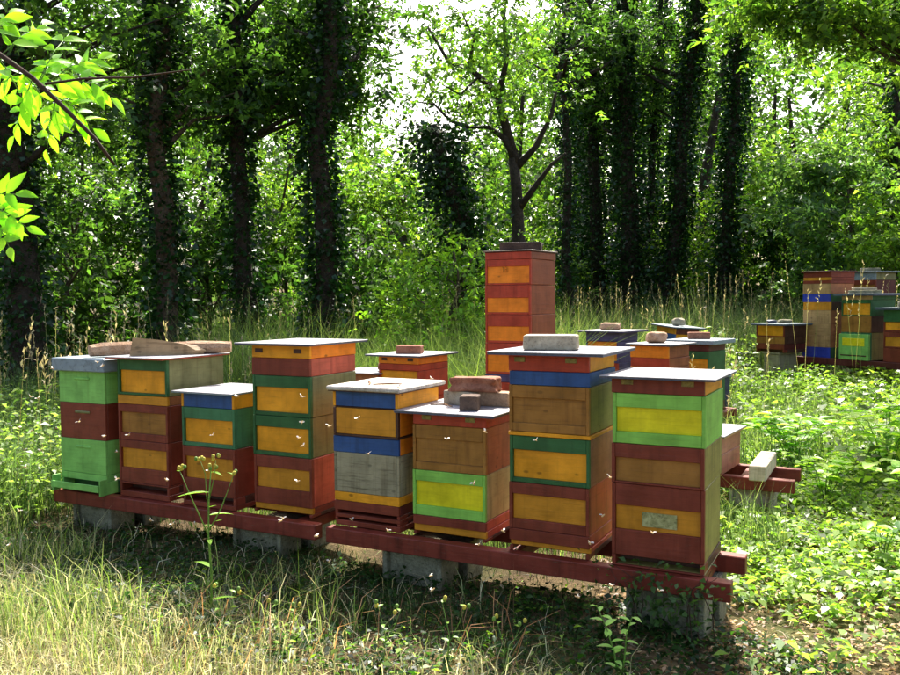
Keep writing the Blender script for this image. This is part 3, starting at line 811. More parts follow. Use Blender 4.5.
h = hive('dark hive with a grey top peeping over behind the tall wooden stack', 0, 0, .46, ZF, 1.30, .5, [276, 284, 300, 320, 345, 360],
         [('slab', 'lid_grey', 'khaki'), ('frame', 'red_brown', 'wood_brown', 'dark_red', .3, .1), ('frame', 'red_brown', 'wood_brown', 'dark_red', .3, .1), ('frame', 'red_brown', 'ochre', 'dark_red', .3, .1), ('slit', 'red_brown', 'dark_brown')], GF, yaw=YF, loc=(6.78, 14.4))
flat_lid(h, -.06, .52, -.05, .55, 1.30, .02, 'lid_grey', 'lid_dark'); HIVES['behind'] = h
h = hive('small dark hive standing alone in tall grass, stones on its lid', 0, 0, .5, .70, .40, .5, [327, 339, 346, 352, 355],
         [('frame', 'red_brown', 'ochre', 'dark_brown', .02, .1), ('slab', 'wood_brown', 'dark_brown'), ('slab', 'red_brown', 'dark_red'), ('slit', 'red_brown', 'dark_brown')], GX, yaw=YF + .05, loc=(4.68, 13.0))
flat_lid(h, -.06, .56, -.06, .57, .40, .03, 'lid_grey', 'lid_dark'); HIVES['low'] = h

# ------------------------------------------------------------------ stands
def stand(label, s0, s1, o, zt, depth=.44, th=.085, wd=.07, mat='rail_red', loc=None, th_=TH):
    x, y = loc or row(s0, o)
    t = thing('hive_stand', label, 'stand', (x, y, zt), -th_, 'red timber stands under the hives')
    for yy in (-.045, depth - .06):
        b = MB(); b.box(0, s1 - s0, yy, yy + wd, -th, 0, .004); b.build('rail', M[mat], t)
    for f in (.08, .5, .92):
        xx = (s1 - s0) * f
        b = MB(); b.box(xx - .04, xx + .04, -.045 + wd + .001, depth - .061, -th + .01, -.012, .003); b.build('cross_bar', M[mat], t)
    return t
stand('long red stand under the four left front hives', -4.99, -2.83, R0 - .03, ZB - .002)
stand('long red stand under the four right front hives', -2.76, -.60, R0 - .03, ZB - .002)
stand('red stand behind the front row, its bare end showing at right', -4.6, -.55, R2 - .02, .288)
A3 = TH + .225
def off3(p, a, bk): return (p[0] + a * math.cos(A3) + bk * math.sin(A3), p[1] - a * math.sin(A3) + bk * math.cos(A3))
P3 = (('orange striped hive', (1.79, 8.44)), ('violet hive', (1.55, 9.7)), ('broad grey lid', (2.47, 9.45)))
for lab, p_ in P3: stand('short red stand under the ' + lab, 0, .7, 0, .298, loc=off3(p_, -.14, 0), th_=A3)
stand('dark red stand under the far hives at the right edge', 0, 2.2, 0, ZF - .002, .5, .09, .08, 'dark_red', loc=far(-.12), th_=AF)
stand('stand behind the far wooden stack', 0, .8, 0, ZF - .002, .5, .09, .08, 'dark_red', loc=(6.70, 14.55), th_=AF)

def block(label, s, o, zt, w=.36, dp=.2, h=None, mat='concrete', group='concrete blocks carrying the hive stands', name='concrete_block', loc=None, th_=TH):
    x, y = loc or row(s, o); z = float(gz(x, y)) - .05
    t = thing(name, label, 'block', (x, y, z), -th_, group)
    hh = zt - z; c = .028
    b = MB(); b.box(0, c, 0, dp, 0, hh, .004); b.box(w - c, w, 0, dp, 0, hh, .004); b.box(c, w - c, .035, dp - .035, .0, hh - .004, .003)
    b.build('shell', M[mat], t)
zb = ZB - .088
for nm, s in (('under the left end of the left stand', -4.86), ('under the tall orange and red rimmed hive', -3.47), ('under the blue-banded and lime hives', -2.42), ('under the right end of the front row', -1.08)):
    block('grey concrete block ' + nm + ', front edge', s, R0 - .03, zb)
    block('grey concrete block ' + nm + ', back edge', s + .02, R0 + .24, zb)
for nm, s in (('left end of', -4.3), ('middle of', -2.5)):
    block('concrete block under the ' + nm + ' the second stand', s, R2, .2)
    block('concrete block at the back of the ' + nm + ' the second stand', s, R2 + .24, .2)
block('pale concrete block under the bare rail end', -.98, R2 - .03, .2, .3, .3, mat='concrete_pale')
for lab, p_ in P3: block('concrete block under the stand of the ' + lab, 0, 0, .21, dp=.42, loc=off3(p_, .02, 0), th_=A3)
def post(label, p_, zt, w=.2, d=.4, mat='dark_brown', th_=AF):
    x, y = p_; z = float(gz(x, y)) - .05
    t = thing('post', label, 'post', (x, y, z), -th_)
    b = MB(); b.box(0, w, 0, d, 0, zt - z - .03, .006); b.build('shaft', M[mat], t)
    b = MB(); b.box(-.02, w + .02, -.02, d + .02, zt - z - .0295, zt - z, .004); b.build('cap_board', M[mat], t)
post('dark timber block under the far green hive', far(.8, .02), ZF - .093, .4)
post('dark timber block under the far tall stack', far(-.1, .02), ZF - .093, .2)
post('dark timber block under the hive at the right edge', far(1.7, .02), ZF - .093, .3)
post('timber block under the hive behind the stack', (6.80, 14.36), ZF - .093, .3)
post('weathered post under the lone hive in tall grass', (4.78, 12.95), .698, .3, .36, 'grey_wood')
post('low post under the tilted hive', (2.78, 11.52), .315, .3, .3, 'grey_wood', TH + .62)
def grey_block():
    x, y = 3.15, 10.2; z = float(gz(x, y))
    t = thing('low_box', 'low grey box with a flat lid beside the dark green hive', 'box', (x, y, z), -.3)
    b = MB(); b.box(0, .2, 0, .3, 0, .62, .006); bo = b.build('body', M['lid_dark'], t)
    b = MB(); b.box(-.02, .22, -.02, .32, .621, .645, .004); b.build('lid', M['lid_grey'], t)
grey_block()

# ------------------------------------------------------------------ bricks, stones and logs on the lids
def on(hv, x, y, z):
    v_ = Matrix.Translation(hv.location) @ hv.rotation_euler.to_matrix().to_4x4() @ Vector((x, y, z))
    return v_
GB = 'bricks and stones weighing down the hive lids'
def brick(hv, x, y, z, l, w, h, rz, mat, label, name='brick', rough=.03, power=9, tilt=(0, 0)):
    p = on(hv, x, y, z)
    b = MB(); b.lump(l / 2, w / 2, h / 2, len(label) * 7 + int(l * 1000), 6, rough, power if name == 'stone' else max(power, 16))
    o = b.build(name, M[mat], None, name == 'stone')
    o.location = p; o.rotation_euler = (tilt[0], tilt[1], -TH + rz)
    return tag(o, label, name, GB)
def log(hv, pts, rads, mat, label, name='log'):
    b = MB(); b.tube([on(hv, *q) for q in pts], rads, 9, .09); o = b.build(name, M[mat], None, False)
    return tag(o, label, 'log', GB)
log(h1, [(.24, .05, .933), (.27, .13, .938), (.36, .32, .938), (.42, .46, .936)], [.038, .048, .046, .042], 'brick_pale', 'rounded pale log on the grey metal cap of the leftmost hive')
log(h2, [(.2, .28, .944), (.33, .36, .948), (.44, .47, .948), (.50, .51, .946)], [.04, .045, .042, .038], 'brick_pale', 'round pinkish log lying across the back of the khaki-sided hive lid')
b = MB()
prof = [(0, -.005), (.02, .12), (.17, .10), (.31, .07), (.37, .03), (.35, 0)]
for yy, k in ((0, 1), (.07, .85)): b.v += [on(h2, .09 + px * .8 + yy * .4, .02 + yy + px * .75, .9045 + max(0, pz) * k) for px, pz in prof]
nP = len(prof); b.f = [tuple(range(nP - 1, -1, -1)), tuple(range(nP, 2 * nP))] + [(i, (i + 1) % nP, nP + (i + 1) % nP, nP + i) for i in range(nP)]
b.f = [tuple(reversed(f)) for f in b.f]
tag(b.build('split_log', M['log']), 'wedge of split firewood at the front of the khaki-sided hive lid', 'log', GB)
Z6 = .669
brick(h6, .15, .30, Z6, .21, .10, .078, -.25, 'concrete_pale', 'pale grey brick lying at the left under the broken brick', rough=.02)
brick(h6, .33, .33, Z6, .20, .10, .078, .05, 'brick_pale', 'pinkish brick lying at the right of the small pile', rough=.02)
brick(h6, .285, .12, Z6, .10, .13, .078, .3, 'brick_end', 'short brick with a dark end at the front of the small pile', rough=.02)
brick(h6, .225, .31, Z6 + .0785, .26, .14, .078, .1, 'brick', 'broken rough brick lying on top of the small pile', rough=.07, power=5)
brick(h7, .16, .17, .997, .27, .17, .075, .28, 'concrete_pale', 'thick pale paving block on the tallest front hive', 'paving_block', .01, 14)
brick(HIVES['tall'], .22, .2, 1.618, .33, .2, .07, .3, 'brick_dark', 'dark brick on the very tall red tower', rough=.02)
brick(HIVES['r1'], .2, .18, .776, .22, .13, .07, .3, 'brick', 'smooth red brick on the orange and red hive lid', rough=.02)
brick(HIVES['small'], .38, .22, .614, .16, .12, .085, .4, 'brick', 'dark reddish stone on the half hidden orange hive', 'stone', .09, 3)
brick(HIVES['violet'], .2, .2, .863, .22, .14, .085, .3, 'brick_pale', 'rough pinkish stone on the violet lid', 'stone', .09, 4)
brick(HIVES['orange'], .18, .2, .78, .20, .14, .11, .3, 'brick_pale', 'rounded tan stone on the orange striped hive', 'stone', .09, 3)
brick(HIVES['greylid'], .2, .25, .766, .24, .13, .075, .3, 'brick', 'flat brick on the broad grey lid', rough=.02)
brick(HIVES['tilted'], .19, .2, .862, .17, .13, .1, .3, 'concrete_pale', 'grey stone on the sloping lid', 'stone', .09, 3)
brick(HIVES['green'], .22, .2, .947, .42, .3, .05, .1, 'concrete', 'flat grey slab on the far green hive', 'slab', .02, 10)
brick(HIVES['green'], .2, .22, .997, .3, .24, .04, .2, 'concrete_pale', 'upper flat slab stacked on the far green hive', 'slab', .02, 10)
brick(HIVES['edge'], .25, .2, .75, .3, .2, .09, .1, 'concrete', 'grey block on the hive cut by the right edge', 'slab', .02, 10)
brick(HIVES['behind'], .2, .2, 1.32, .3, .2, .06, .1, 'concrete', 'grey slab on the hive behind the wooden stack', 'slab', .02, 10)
brick(HIVES['low'], .36, .2, .43, .2, .16, .06, .3, 'concrete', 'grey stone at the right of the lone hive lid', 'stone', .09, 3)
brick(HIVES['low'], .12, .2, .43, .16, .12, .05, .5, 'lid_dark', 'dark stone at the left of the lone hive lid', 'stone', .09, 3)
# white painted block across the bare rails
x, y = row(-.775, R2 + .13)
b = MB(); b.box(-.055, .055, -.3, .3, 0, .105, .006)
o = b.build('timber_block', M['pale_wood']); o.location = (x, y, .289); o.rotation_euler = (0, 0, -TH)
tag(o, 'squared pale timber block lying across the bare rail end', 'block')
# twigs blown onto two lids
for hv, pts, lab in ((h5, [(.10, .2, .788), (.16, .13, .79), (.2, .05, .787)], 'thin pale twig on the weathered lid of the blue-banded hive'),
                     (h6, [(.0, .2, .673), (.08, .22, .676), (.15, .17, .674)], 'thin brown twig beside the pile of bricks'),
                     (h5, [(.22, .06, .789), (.3, .1, .792), (.36, .14, .789)], 'short dark stick on the weathered lid of the blue-banded hive')):
    b = MB(); b.tube([on(hv, *q) for q in pts], [.004, .005, .003], 5, .2)
    tag(b.build('twig', M['straw_twig']), lab, 'twig')

# ------------------------------------------------------------------ bees
def bee_mesh():
    me = bpy.data.meshes.new('bee')
    b = MB()
    b.lump(.0065, .003, .003, 3, 2, .04, 2.2); n = len(b.f)
    b.lump(.0028, .0026, .0026, 4, 1, .02, 2.0)
    k = len(b.v)
    for i in range(k - 26, k):
        p = b.v[i]; b.v[i] = (p[0] + .008, p[1], p[2] + .0004)
    n = len(b.f)
    for sgn in (-1, 1):
        b.add([(.002, sgn * .0015, .0058), (.0045, sgn * .007, .0085), (.001, sgn * .0125, .0105), (-.004, sgn * .010, .0095), (-.002, sgn * .0035, .0065)], [(0, 1, 2, 3, 4)])
    me.from_pydata(b.v, [], b.f); me.update()
    me.materials.append(M['bee_fur']); me.materials.append(M['bee_wing'])
    me.polygons.foreach_set('material_index', [0] * n + [1] * (len(b.f) - n))
    return me
BEE_AT = ((-4.7, 'leftmost green hive'), (-4.2, 'khaki-sided hive'), (-3.65, 'lowest blue-rimmed hive'), (-3.15, 'tall orange-rimmed hive'), (-2.53, 'hive with the grey box'),
          (-2.04, 'hive with bricks on top'), (-1.47, 'tallest hive of the front row'), (-.93, 'rightmost front hive'))
bee = bpy.data.objects.new('bee', bee_mesh())
rb = random.Random(5)
for k in range(64):
    o = bee if k == 0 else bee.copy()
    COL.objects.link(o)
    s = rb.uniform(-4.9, -.7)
    off = -rb.uniform(.3, 1.1); z = ZB + rb.uniform(-.12, .9) - max(0, -off - .5) * .2
    x, y = row(s, R0 + off)
    o.location = (x, y, z); o.rotation_euler = (rb.uniform(-.6, .6), rb.uniform(-.9, .6), rb.uniform(0, 6.28)); sc_ = rb.uniform(1.05, 1.45); o.scale = (sc_,) * 3
    near = min(BEE_AT, key=lambda q: abs(q[0] - s))
    lev = 'below the rail' if z < .3 else 'before the entrance' if z < .5 else 'before the lower box' if z < .72 else 'before the middle box' if z < .93 else 'level with the lid'
    tag(o, 'pale honeybee flying ' + lev + ' of the ' + near[1], 'bee', 'honeybees flying in front of the hives')

# ------------------------------------------------------------------ grass and ground cover
def spots(n, x0, x1, y0, y1, keep=None, s_ok=.02, tall=True):
    X = RNG.uniform(x0, x1, n); Y = RNG.uniform(y0, y1, n)
    m_ = np.ones(n, bool)
    if keep is not None: m_ &= keep(X, Y)
    sv = X * DX + Y * DY; ov = X * NX + Y * NY
    def inrow(a0, a1, o0, o1): return (sv > a0) & (sv < a1) & (ov > o0) & (ov < o1)
    if tall:
        bad = inrow(-5.05, -.55, R0 - .3, R0 + .6) | inrow(-4.7, -.5, R2 - .2, R2 + .6) | inrow(9, 9.1, 9, 9.1)
        for cx, cy, cr in ((2.0, 8.55, .55), (1.8, 9.8, .5), (2.75, 9.5, .55), (2.95, 11.6, .45), (5.7, 12.95, .6), (6.0, 12.4, .65), (6.3, 11.8, .65), (7.0, 14.4, .5), (5.0, 12.95, .45)):
            bad |= (X - cx) ** 2 + (Y - cy) ** 2 < cr * cr
        m_ &= ~bad
    return X[m_], Y[m_]
def in_view(X, Y, mg=.12): return np.abs(X) < Y * (.53 + mg) + .4
def wob(X, Y, f=1.0): return np.sin(X * 1.9 * f + 1.3 * np.sin(Y * 1.1 * f)) * np.sin(Y * 2.3 * f + 1.7 * np.sin(X * .9 * f + 2))
STRAW = ['d6caa6', 'c2b48a', 'e2dabe', 'b2a478']
GRS = ['7c9248', '6a8240', '8ca056', '9cac68']
GRSD = ['4a6634', '58743e', '3c5628', '688050']
def stuff(o, label, cat): tag(o, label, cat, kind='stuff')
def SO(X, Y): return X * DX + Y * DY, X * NX + Y * NY

# right part is open ground with litter and low leaves, left part is lush dry grass
def leftness(X, Y): return smooth(.9, -.4, X - (Y - 3.4) * .35)
X, Y = spots(90000, -4.2, 1.6, 2.6, 6.6, lambda X, Y: in_view(X, Y) & (RNG.random(len(X)) < leftness(X, Y) * (.55 + .45 * wob(X, Y, 1.5))), tall=False)
s_, o_ = SO(X, Y)
h_ = RNG.uniform(.05, .17, len(X)) * (1 + .5 * wob(X, Y)); h_ = np.where((o_ > R0 - .35) & (s_ > -5.1), h_ * .6, h_)
lit = o_ < R0 - .8  # darker grass palette inside the hives' shadow, its shade put into the colour
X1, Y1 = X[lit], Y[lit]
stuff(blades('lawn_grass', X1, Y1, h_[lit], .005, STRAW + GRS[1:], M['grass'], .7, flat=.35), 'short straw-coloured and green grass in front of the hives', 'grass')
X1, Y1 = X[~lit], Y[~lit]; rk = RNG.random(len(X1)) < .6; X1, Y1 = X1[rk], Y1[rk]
stuff(blades('shade_toned_grass', X1, Y1, h_[~lit][rk], .0045, GRSD[2:3] + DARK + ['6a6040'], M['grass'], .8, flat=.25), 'short green grass below the hives, toned darker for their shade', 'grass')
X, Y = spots(110000, -4.2, 1.8, 2.6, 6.2, lambda X, Y: in_view(X, Y) & (RNG.random(len(X)) < leftness(X - .3, Y) * (.5 + .5 * wob(X + 3, Y, 1.2))), tall=False)
s_, o_ = SO(X, Y)
ok = (o_ < R0 - .8) | ((RNG.random(len(X)) < .12) & (o_ < R0 - .1)) | (s_ < -5.1)  # pale straw mostly left out of the hives' shadow, which deepens it
X, Y = X[ok], Y[ok]
stuff(blades('dry_grass', X, Y, RNG.uniform(.08, .24, len(X)), .0045, STRAW + STRAW + GRS[2:], M['grass'], .9, flat=.75), 'tangle of flattened dry straw grass in the foreground', 'grass')
# tufts in front of the left stand and around
X, Y = spots(11000, -3.6, .1, 3.0, 5.6, lambda X, Y: (wob(X, Y, 1.7) > .25) & (RNG.random(len(X)) < .35 + .65 * smooth(-1.2, -1.9, X)))
stuff(blades('grass_tufts', X, Y, RNG.uniform(.12, .34, len(X)), .0055, GRS + GRS + LIME[:2] + STRAW[:2], M['grass'], .7, flat=.15), 'coarse tufts of bright green grass before the left stand', 'grass')
# meadow at left and behind
def meadow(n, x0, x1, y0, y1, h0, h1, w, pal, name, label, keep=None, bend=.6):
    X, Y = spots(n, x0, x1, y0, y1, (lambda X, Y: in_view(X, Y) & (keep(X, Y) if keep is not None else True)))
    stuff(blades(name, X, Y, (h0 + (h1 - h0) * RNG.random(len(X)) ** 1.5) * (1 + .25 * wob(X, Y, .7)), w, pal, M['grass'], bend, flat=.06), label, 'grass')
beyond = lambda X, Y: (X * NX + Y * NY > R0 + .6) | (X * DX + Y * DY < -5.15)
meadow(26000, -6.5, -1.2, 5.6, 11.5, .3, .9, .007, GRS[:2] + GRSD, 'meadow_grass', 'tall meadow grass at the left beyond the front row', lambda X, Y: beyond(X, Y) & ((X * DX + Y * DY < -4.9) | (X * NX + Y * NY > 6.9)))
meadow(34000, -3.4, 3.4, 7.9, 13.0, .7, 1.45, .008, GRS + GRS + LIME + GRSD[:1], 'meadow_grass', 'tall green meadow grass behind the second row of hives', lambda X, Y: (X * NX + Y * NY > 7.6) & ~((X / Y > .13) & (Y < 11.7)))
meadow(7000, 1.0, 4.4, 7.0, 12.0, .2, .55, .008, GRS + GRSD, 'meadow_grass', 'lower grass around the third row of hives', lambda X, Y: X / Y > .12)
meadow(46000, -6, 11, 13, 22, .75, 1.5, .013, GRS + GRS + GRSD + STRAW[:1], 'meadow_grass', 'high seeding grass along the foot of the wood', lambda X, Y: ~((X / Y > .34) & (Y < 13.6 + .25 * (X - 4.5))))
meadow(12000, -1.8, 2.0, 4.9, 7.6, .12, .4, .006, GRS + GRSD, 'meadow_grass', 'mixed grass between the two rows of hives', lambda X, Y: X * NX + Y * NY > R0 + .55)
meadow(14000, 2.2, 9.5, 9, 15.2, .15, .5, .009, GRSD + GRS[:2], 'meadow_grass', 'rough grass before the far stand at the right', lambda X, Y: (X > 2.4 + (15 - Y) * .12) & ~((X / Y > .40) & (X / Y < .60) & (RNG.random(len(X)) < smooth(7.5, 10, Y) * .9)))
# seed heads
def seeds(n, x0, x1, y0, y1, h0, h1, label, keep=None):
    X, Y = spots(n, x0, x1, y0, y1, lambda X, Y: in_view(X, Y) & beyond(X, Y) & (keep(X, Y) if keep else True))
    n = len(X); h_ = RNG.uniform(h0, h1, n); zz = gz(X, Y)
    an = RNG.uniform(0, 6.28, n); ln = RNG.uniform(.03, .22, n) * h_
    b_ = np.stack([X, Y, zz], 1); tp = np.stack([X + np.cos(an) * ln, Y + np.sin(an) * ln, zz + h_], 1)
    C = []; Dd = []
    for f in np.linspace(.82, 1.0, 9):
        C.append(b_ + (tp - b_) * f + RNG.normal(0, .007, (n, 3))); Dd.append((tp - b_) / h_[:, None])
    o = leaves('seed_heads', np.concatenate(C), .05, ['a89878', '988668', 'b8a888', '8c8460'], M['grass'], None, width=.28, dirs=np.concatenate(Dd))
    stuff(o, label, 'grass')
    side = np.stack([-np.sin(an), np.cos(an), np.zeros(n)], 1) * .0022
    V = np.stack([b_ - side, b_ + side, tp + side * .5, tp - side * .5], 1).reshape(-1, 3)
    k = np.arange(n) * 4
    o = raw_mesh('seed_stalks', V, np.stack([k, k + 1, k + 2, k + 3], 1).ravel(), k, np.full(n, 4), palette(['a8a060', '8a9a50', 'c0ae80'], n), M['grass'])
    stuff(o, 'thin stalks carrying the ' + label, 'grass')
seeds(190, -6, -2.0, 5.8, 10, .8, 1.45, 'pale seed heads over the meadow at the left', lambda X, Y: (X * DX + Y * DY < -5.0) | (X * NX + Y * NY > 7.2))
seeds(560, -4, 10, 11, 20, 1.1, 1.8, 'pale seed heads over the meadow at the back')
seeds(16, 2.0, 4.2, 6.8, 11, .6, 1.1, 'pale seed heads standing before the right hives')
# leafy ground cover on the right
def cover(name, n_pl, x0, x1, y0, y1, keep, k_leaf, hgt, size, pal, label, tall=False):
    X, Y = spots(n_pl, x0, x1, y0, y1, lambda X, Y: in_view(X, Y) & keep(X, Y), tall=tall)
    n = len(X); P = np.stack([X, Y, gz(X, Y)], 1)
    C = np.repeat(P, k_leaf, 0); m_ = len(C); size = size * np.repeat(RNG.uniform(.45, 1.35, n), k_leaf)
    an = RNG.uniform(0, 6.28, m_); rr = np.abs(RNG.normal(0, .06, m_))
    hh = np.repeat(RNG.uniform(.2, 1, n), k_leaf) * hgt * RNG.uniform(.25, 1, m_)
    C = C + np.stack([np.cos(an) * rr, np.sin(an) * rr, hh], 1)
    dr = np.stack([np.cos(an), np.sin(an), RNG.normal(0, .25, m_)], 1)
    stuff(leaves(name, C, size, pal, M['leaf'], None, up=.62, width=.6, dirs=dr, spread=.35), label, 'ground cover')
rightzone = lambda X, Y: (RNG.random(len(X)) < smooth(-.3, .5, X - .9 - (Y - 3.9) * .25) * (.13 + .87 * smooth(3.8, 4.9, Y + .3 * wob(X, Y, 1.6)))) & ((X * NX + Y * NY > R0 + .5) | (X * DX + Y * DY > -.5))
cover('ground_cover', 15000, .8, 6.5, 3.0, 8.2, rightzone, 6, .15, .05, ['6c8836', '86a046', '587a2e', '9cac58', '7a9640'], 'low bright leafy weeds covering the sunny ground at the right')
cover('leafy_weeds', 4600, 1.8, 8.5, 6.0, 13.5, lambda X, Y: (X > 1.6 + (Y - 6) * .12) & (X * DX + Y * DY > -.4), 9, .4, .085, ['7c9238', '8ea048', '64802e', '4a6a2a'], 'taller leafy weeds between the near ground and the far stand')
cover('low_weeds', 2600, 3.0, 7.5, 7.5, 12.6, lambda X, Y: X / Y > .33, 8, .34, .08, ['6c8438', '7c9248', '547030'], 'low weeds before and under the far stand', True)
cover('meadow_herbs', 4200, -6.5, -1.5, 5.4, 10, lambda X, Y: (X * DX + Y * DY < -5.05) | (X * NX + Y * NY > 7.2), 9, .75, .055, GRSD + GRS, 'leafy herbs mixed into the tall meadow at the left', True)
cover('meadow_herbs', 3000, -1, 8, 11, 18, lambda X, Y: X / Y < .36, 9, 1.0, .08, GRSD + GRS, 'leafy herbs mixed into the meadow at the back', True)
cover('shade_toned_herbs', 5200, -3.2, 1.6, 3.0, 5.6, lambda X, Y: (X * NX + Y * NY < R0 + .1) & (X * NX + Y * NY > 2.7), 6, .09, .03, DARK + GRSD[2:3], 'small green herbs below the hives, toned darker for their shade')  # herbs within the hives' shadow coloured darker to deepen that shade
cover('lawn_herbs', 420, -3.6, 1.0, 2.6, 4.6, lambda X, Y: wob(X, Y, 1.3) > -.1, 6, .1, .03, LIME, 'bright small herbs growing through the dry grass in front')
# dead leaves and straw on the bare patch at the right
X, Y = spots(15000, .3, 5, 2.6, 6, lambda X, Y: in_view(X, Y) & (X > .5 + (Y - 3) * .2), tall=False)
C = np.stack([X, Y, gz(X, Y) + RNG.uniform(.002, .02, len(X))], 1)
stuff(leaves('leaf_litter', C, .035, ['8a6a48', 'a88a64', '6a4c34', 'c4a884', 'b89a80'], M['grass'], None, up=.85, width=.4, dirs=np.stack([RNG.standard_normal(len(X)), RNG.standard_normal(len(X)), np.zeros(len(X))], 1)), 'dry leaf litter and bits of straw on the bare path', 'litter')
X, Y = spots(5200, .2, 4.6, 2.6, 6.5, lambda X, Y: in_view(X, Y) & (X > .4 + (Y - 3) * .2), tall=False)
stuff(blades('path_straw', X, Y, RNG.uniform(.05, .16, len(X)), .003, STRAW + ['8a6a48'], M['grass'], 1.0, flat=.85), 'scattered straw and short grass on the bare path', 'litter')
# bent dry stems at the shadow edge
X, Y = spots(90, -1.3, .3, 3.3, 3.9)
stuff(blades('dry_stems', X, Y, RNG.uniform(.2, .42, len(X)), .005, ['a07850', 'b89068', '8a6040'], M['grass'], 1.2, flat=.25, lean=(.8, .2)), 'bent brown dead stems at the edge of the shade', 'grass')

# ------------------------------------------------------------------ single plants
LEAFMESH = {}
def leaf_object(name, parent, p, d, size, pal, mat='leaf', width=.45, nrm=(0, 0, 1), key=None):
    """one leaf with a midrib fold, built of twelve faces; alike leaves share their mesh"""
    key = key or (pal[0], width, mat)
    if key not in LEAFMESH:
        vs = []; fs = []
        n = 5
        prof = [.12, .78, 1.0, .86, .5, 0.02]
        for i in range(n + 1):
            f = i / n; z_ = -.18 * f * f + .03
            hw = prof[i] * width / 2
            vs += [(f, -hw, z_ + hw * .35), (f, 0, z_), (f, hw, z_ + hw * .35)]
        for i in range(n):
            for j in (0, 1):
                a = i * 3 + j; fs.append((a, a + 3, a + 4, a + 1))
        loops = [i for f in fs for i in f]
        c0 = np.array([hexc(pal[0])] * len(fs))
        tmp = raw_mesh(name, np.array(vs), np.array(loops), np.arange(len(fs)) * 4, np.full(len(fs), 4), c0, M[mat])
        tmp.data.polygons.foreach_set('use_smooth', [True] * len(fs))
        LEAFMESH[key] = tmp.data
        bpy.data.objects.remove(tmp)
    o = bpy.data.objects.new(name, LEAFMESH[key]); COL.objects.link(o)
    x_ = Vector(d).normalized(); y_ = Vector(nrm).cross(x_).normalized(); z_ = x_.cross(y_)
    mt = Matrix(((x_.x, y_.x, z_.x, p[0]), (x_.y, y_.y, z_.y, p[1]), (x_.z, y_.z, z_.z, p[2]), (0, 0, 0, 1))) @ Matrix.Scale(size, 4)
    o.parent = parent; o.matrix_local = mt
    return o
rp = random.Random(21)
def plant(name, label, x, y, stems, cat='plant', group=None):
    """stems: list of (points from the base, radius, leaves along it, leaf size, palette key, buds)"""
    t = thing(name, label, cat, (x, y, float(gz(x, y))), 0, group)
    for pts, r, nl, ls, pal, buds, wd in stems:
        b = MB(); b.tube(pts, [r * (1 - .6 * i / (len(pts) - 1)) for i in range(len(pts))], 6, .05); st = b.build('stem', M['stem'], t, True)
        P = [Vector(p) for p in pts]
        for k in range(nl):
            f = (.12 + .86 * k / max(1, nl - 1)) * (len(P) - 1); i = min(len(P) - 2, int(f)); p = P[i].lerp(P[i + 1], f - i)
            an = k * 2.4 + rp.uniform(-.4, .4)
            leaf_object('leaf', t, p, (math.cos(an), math.sin(an), rp.uniform(.05, .5)), ls * rp.uniform(.7, 1.15), [pal], 'leaf', wd)
        for q in range(buds):
            b = MB(); b.lump(.008, .008, .010, q + 3, 2, .1, 2.2); bd = b.build('flower_bud', M['stem'] if q % 3 == 1 else M['bud'], t, True)
            bd.location = P[-1] + Vector((rp.gauss(0, .012), rp.gauss(0, .012), rp.uniform(-.01, .015)))
    return t
# hawkweed before the low blue-rimmed hive
x, y = -1.12, 3.9
plant('hawkweed', 'tall branching weed with yellowish buds before the lowest front hive', x, y, [
    ([(0, 0, 0.000), (.005, 0, 0.234), (-.005, 0, 0.421), (0, 0, 0.585), (.015, -.01, 0.725)], .007, 6, .14, '86b044', 5, .2),
    ([(-.005, 0, 0.421), (-.06, .01, 0.538), (-.1, .0, 0.643), (-.135, .01, 0.720)], .0035, 2, .05, '86b044', 4, .2),
    ([(0, 0, 0.515), (-.01, 0, 0.608), (-.02, .02, 0.702), (-.04, .02, 0.760)], .003, 1, .04, '86b044', 4, .2),
    ([(0, 0, 0.445), (.06, -.01, 0.550), (.09, 0, 0.632), (.115, .01, 0.702)], .0035, 2, .05, '86b044', 4, .2),
    ([(0, 0, 0.585), (.02, .02, 0.679), (.03, .02, 0.766)], .003, 0, .04, '86b044', 4, .2)])
x, y = .64, 3.35
plant('sapling', 'small light green sapling at the bottom edge, leaves lightened as if sunlit', x, y, [  # leaf colour lightened to stand in for a patch of sun
    ([(.03, 0, -.02), (.01, 0, .12), (-.02, .01, .22), (-.06, .02, .31)], .004, 13, .06, 'b4d878', 0, .5),
    ([(.03, 0, -.02), (.05, .0, .1), (.06, .01, .2), (.08, .0, .27)], .004, 11, .055, 'b4d878', 0, .5)])
for (x, y, hh, lab) in ((-.72, 3.45, .26, 'little budding weed at the left of the brown dead stems'), (-.28, 3.4, .24, 'little budding weed right of the brown dead stems'), (-.02, 3.35, .27, 'thin weed with a round bud at the shadow edge'),
                        (.2, 3.33, .2, 'small forked weed near the bottom centre'), (-1.0, 3.6, .3, 'small weed with round yellow buds before the hawkweed')):
    plant('budding_weed', lab, x, y, [([(0, 0, 0), (.01, 0, hh * .5), (-.02, .01, hh)], .003, 4, .035, '8ab048', 2, .5), ([(.01, 0, hh * .4), (.05, .0, hh * .7), (.07, .01, hh * .92)], .002, 2, .03, '8ab048', 2, .5)], group='small budding weeds at the shadow edge')
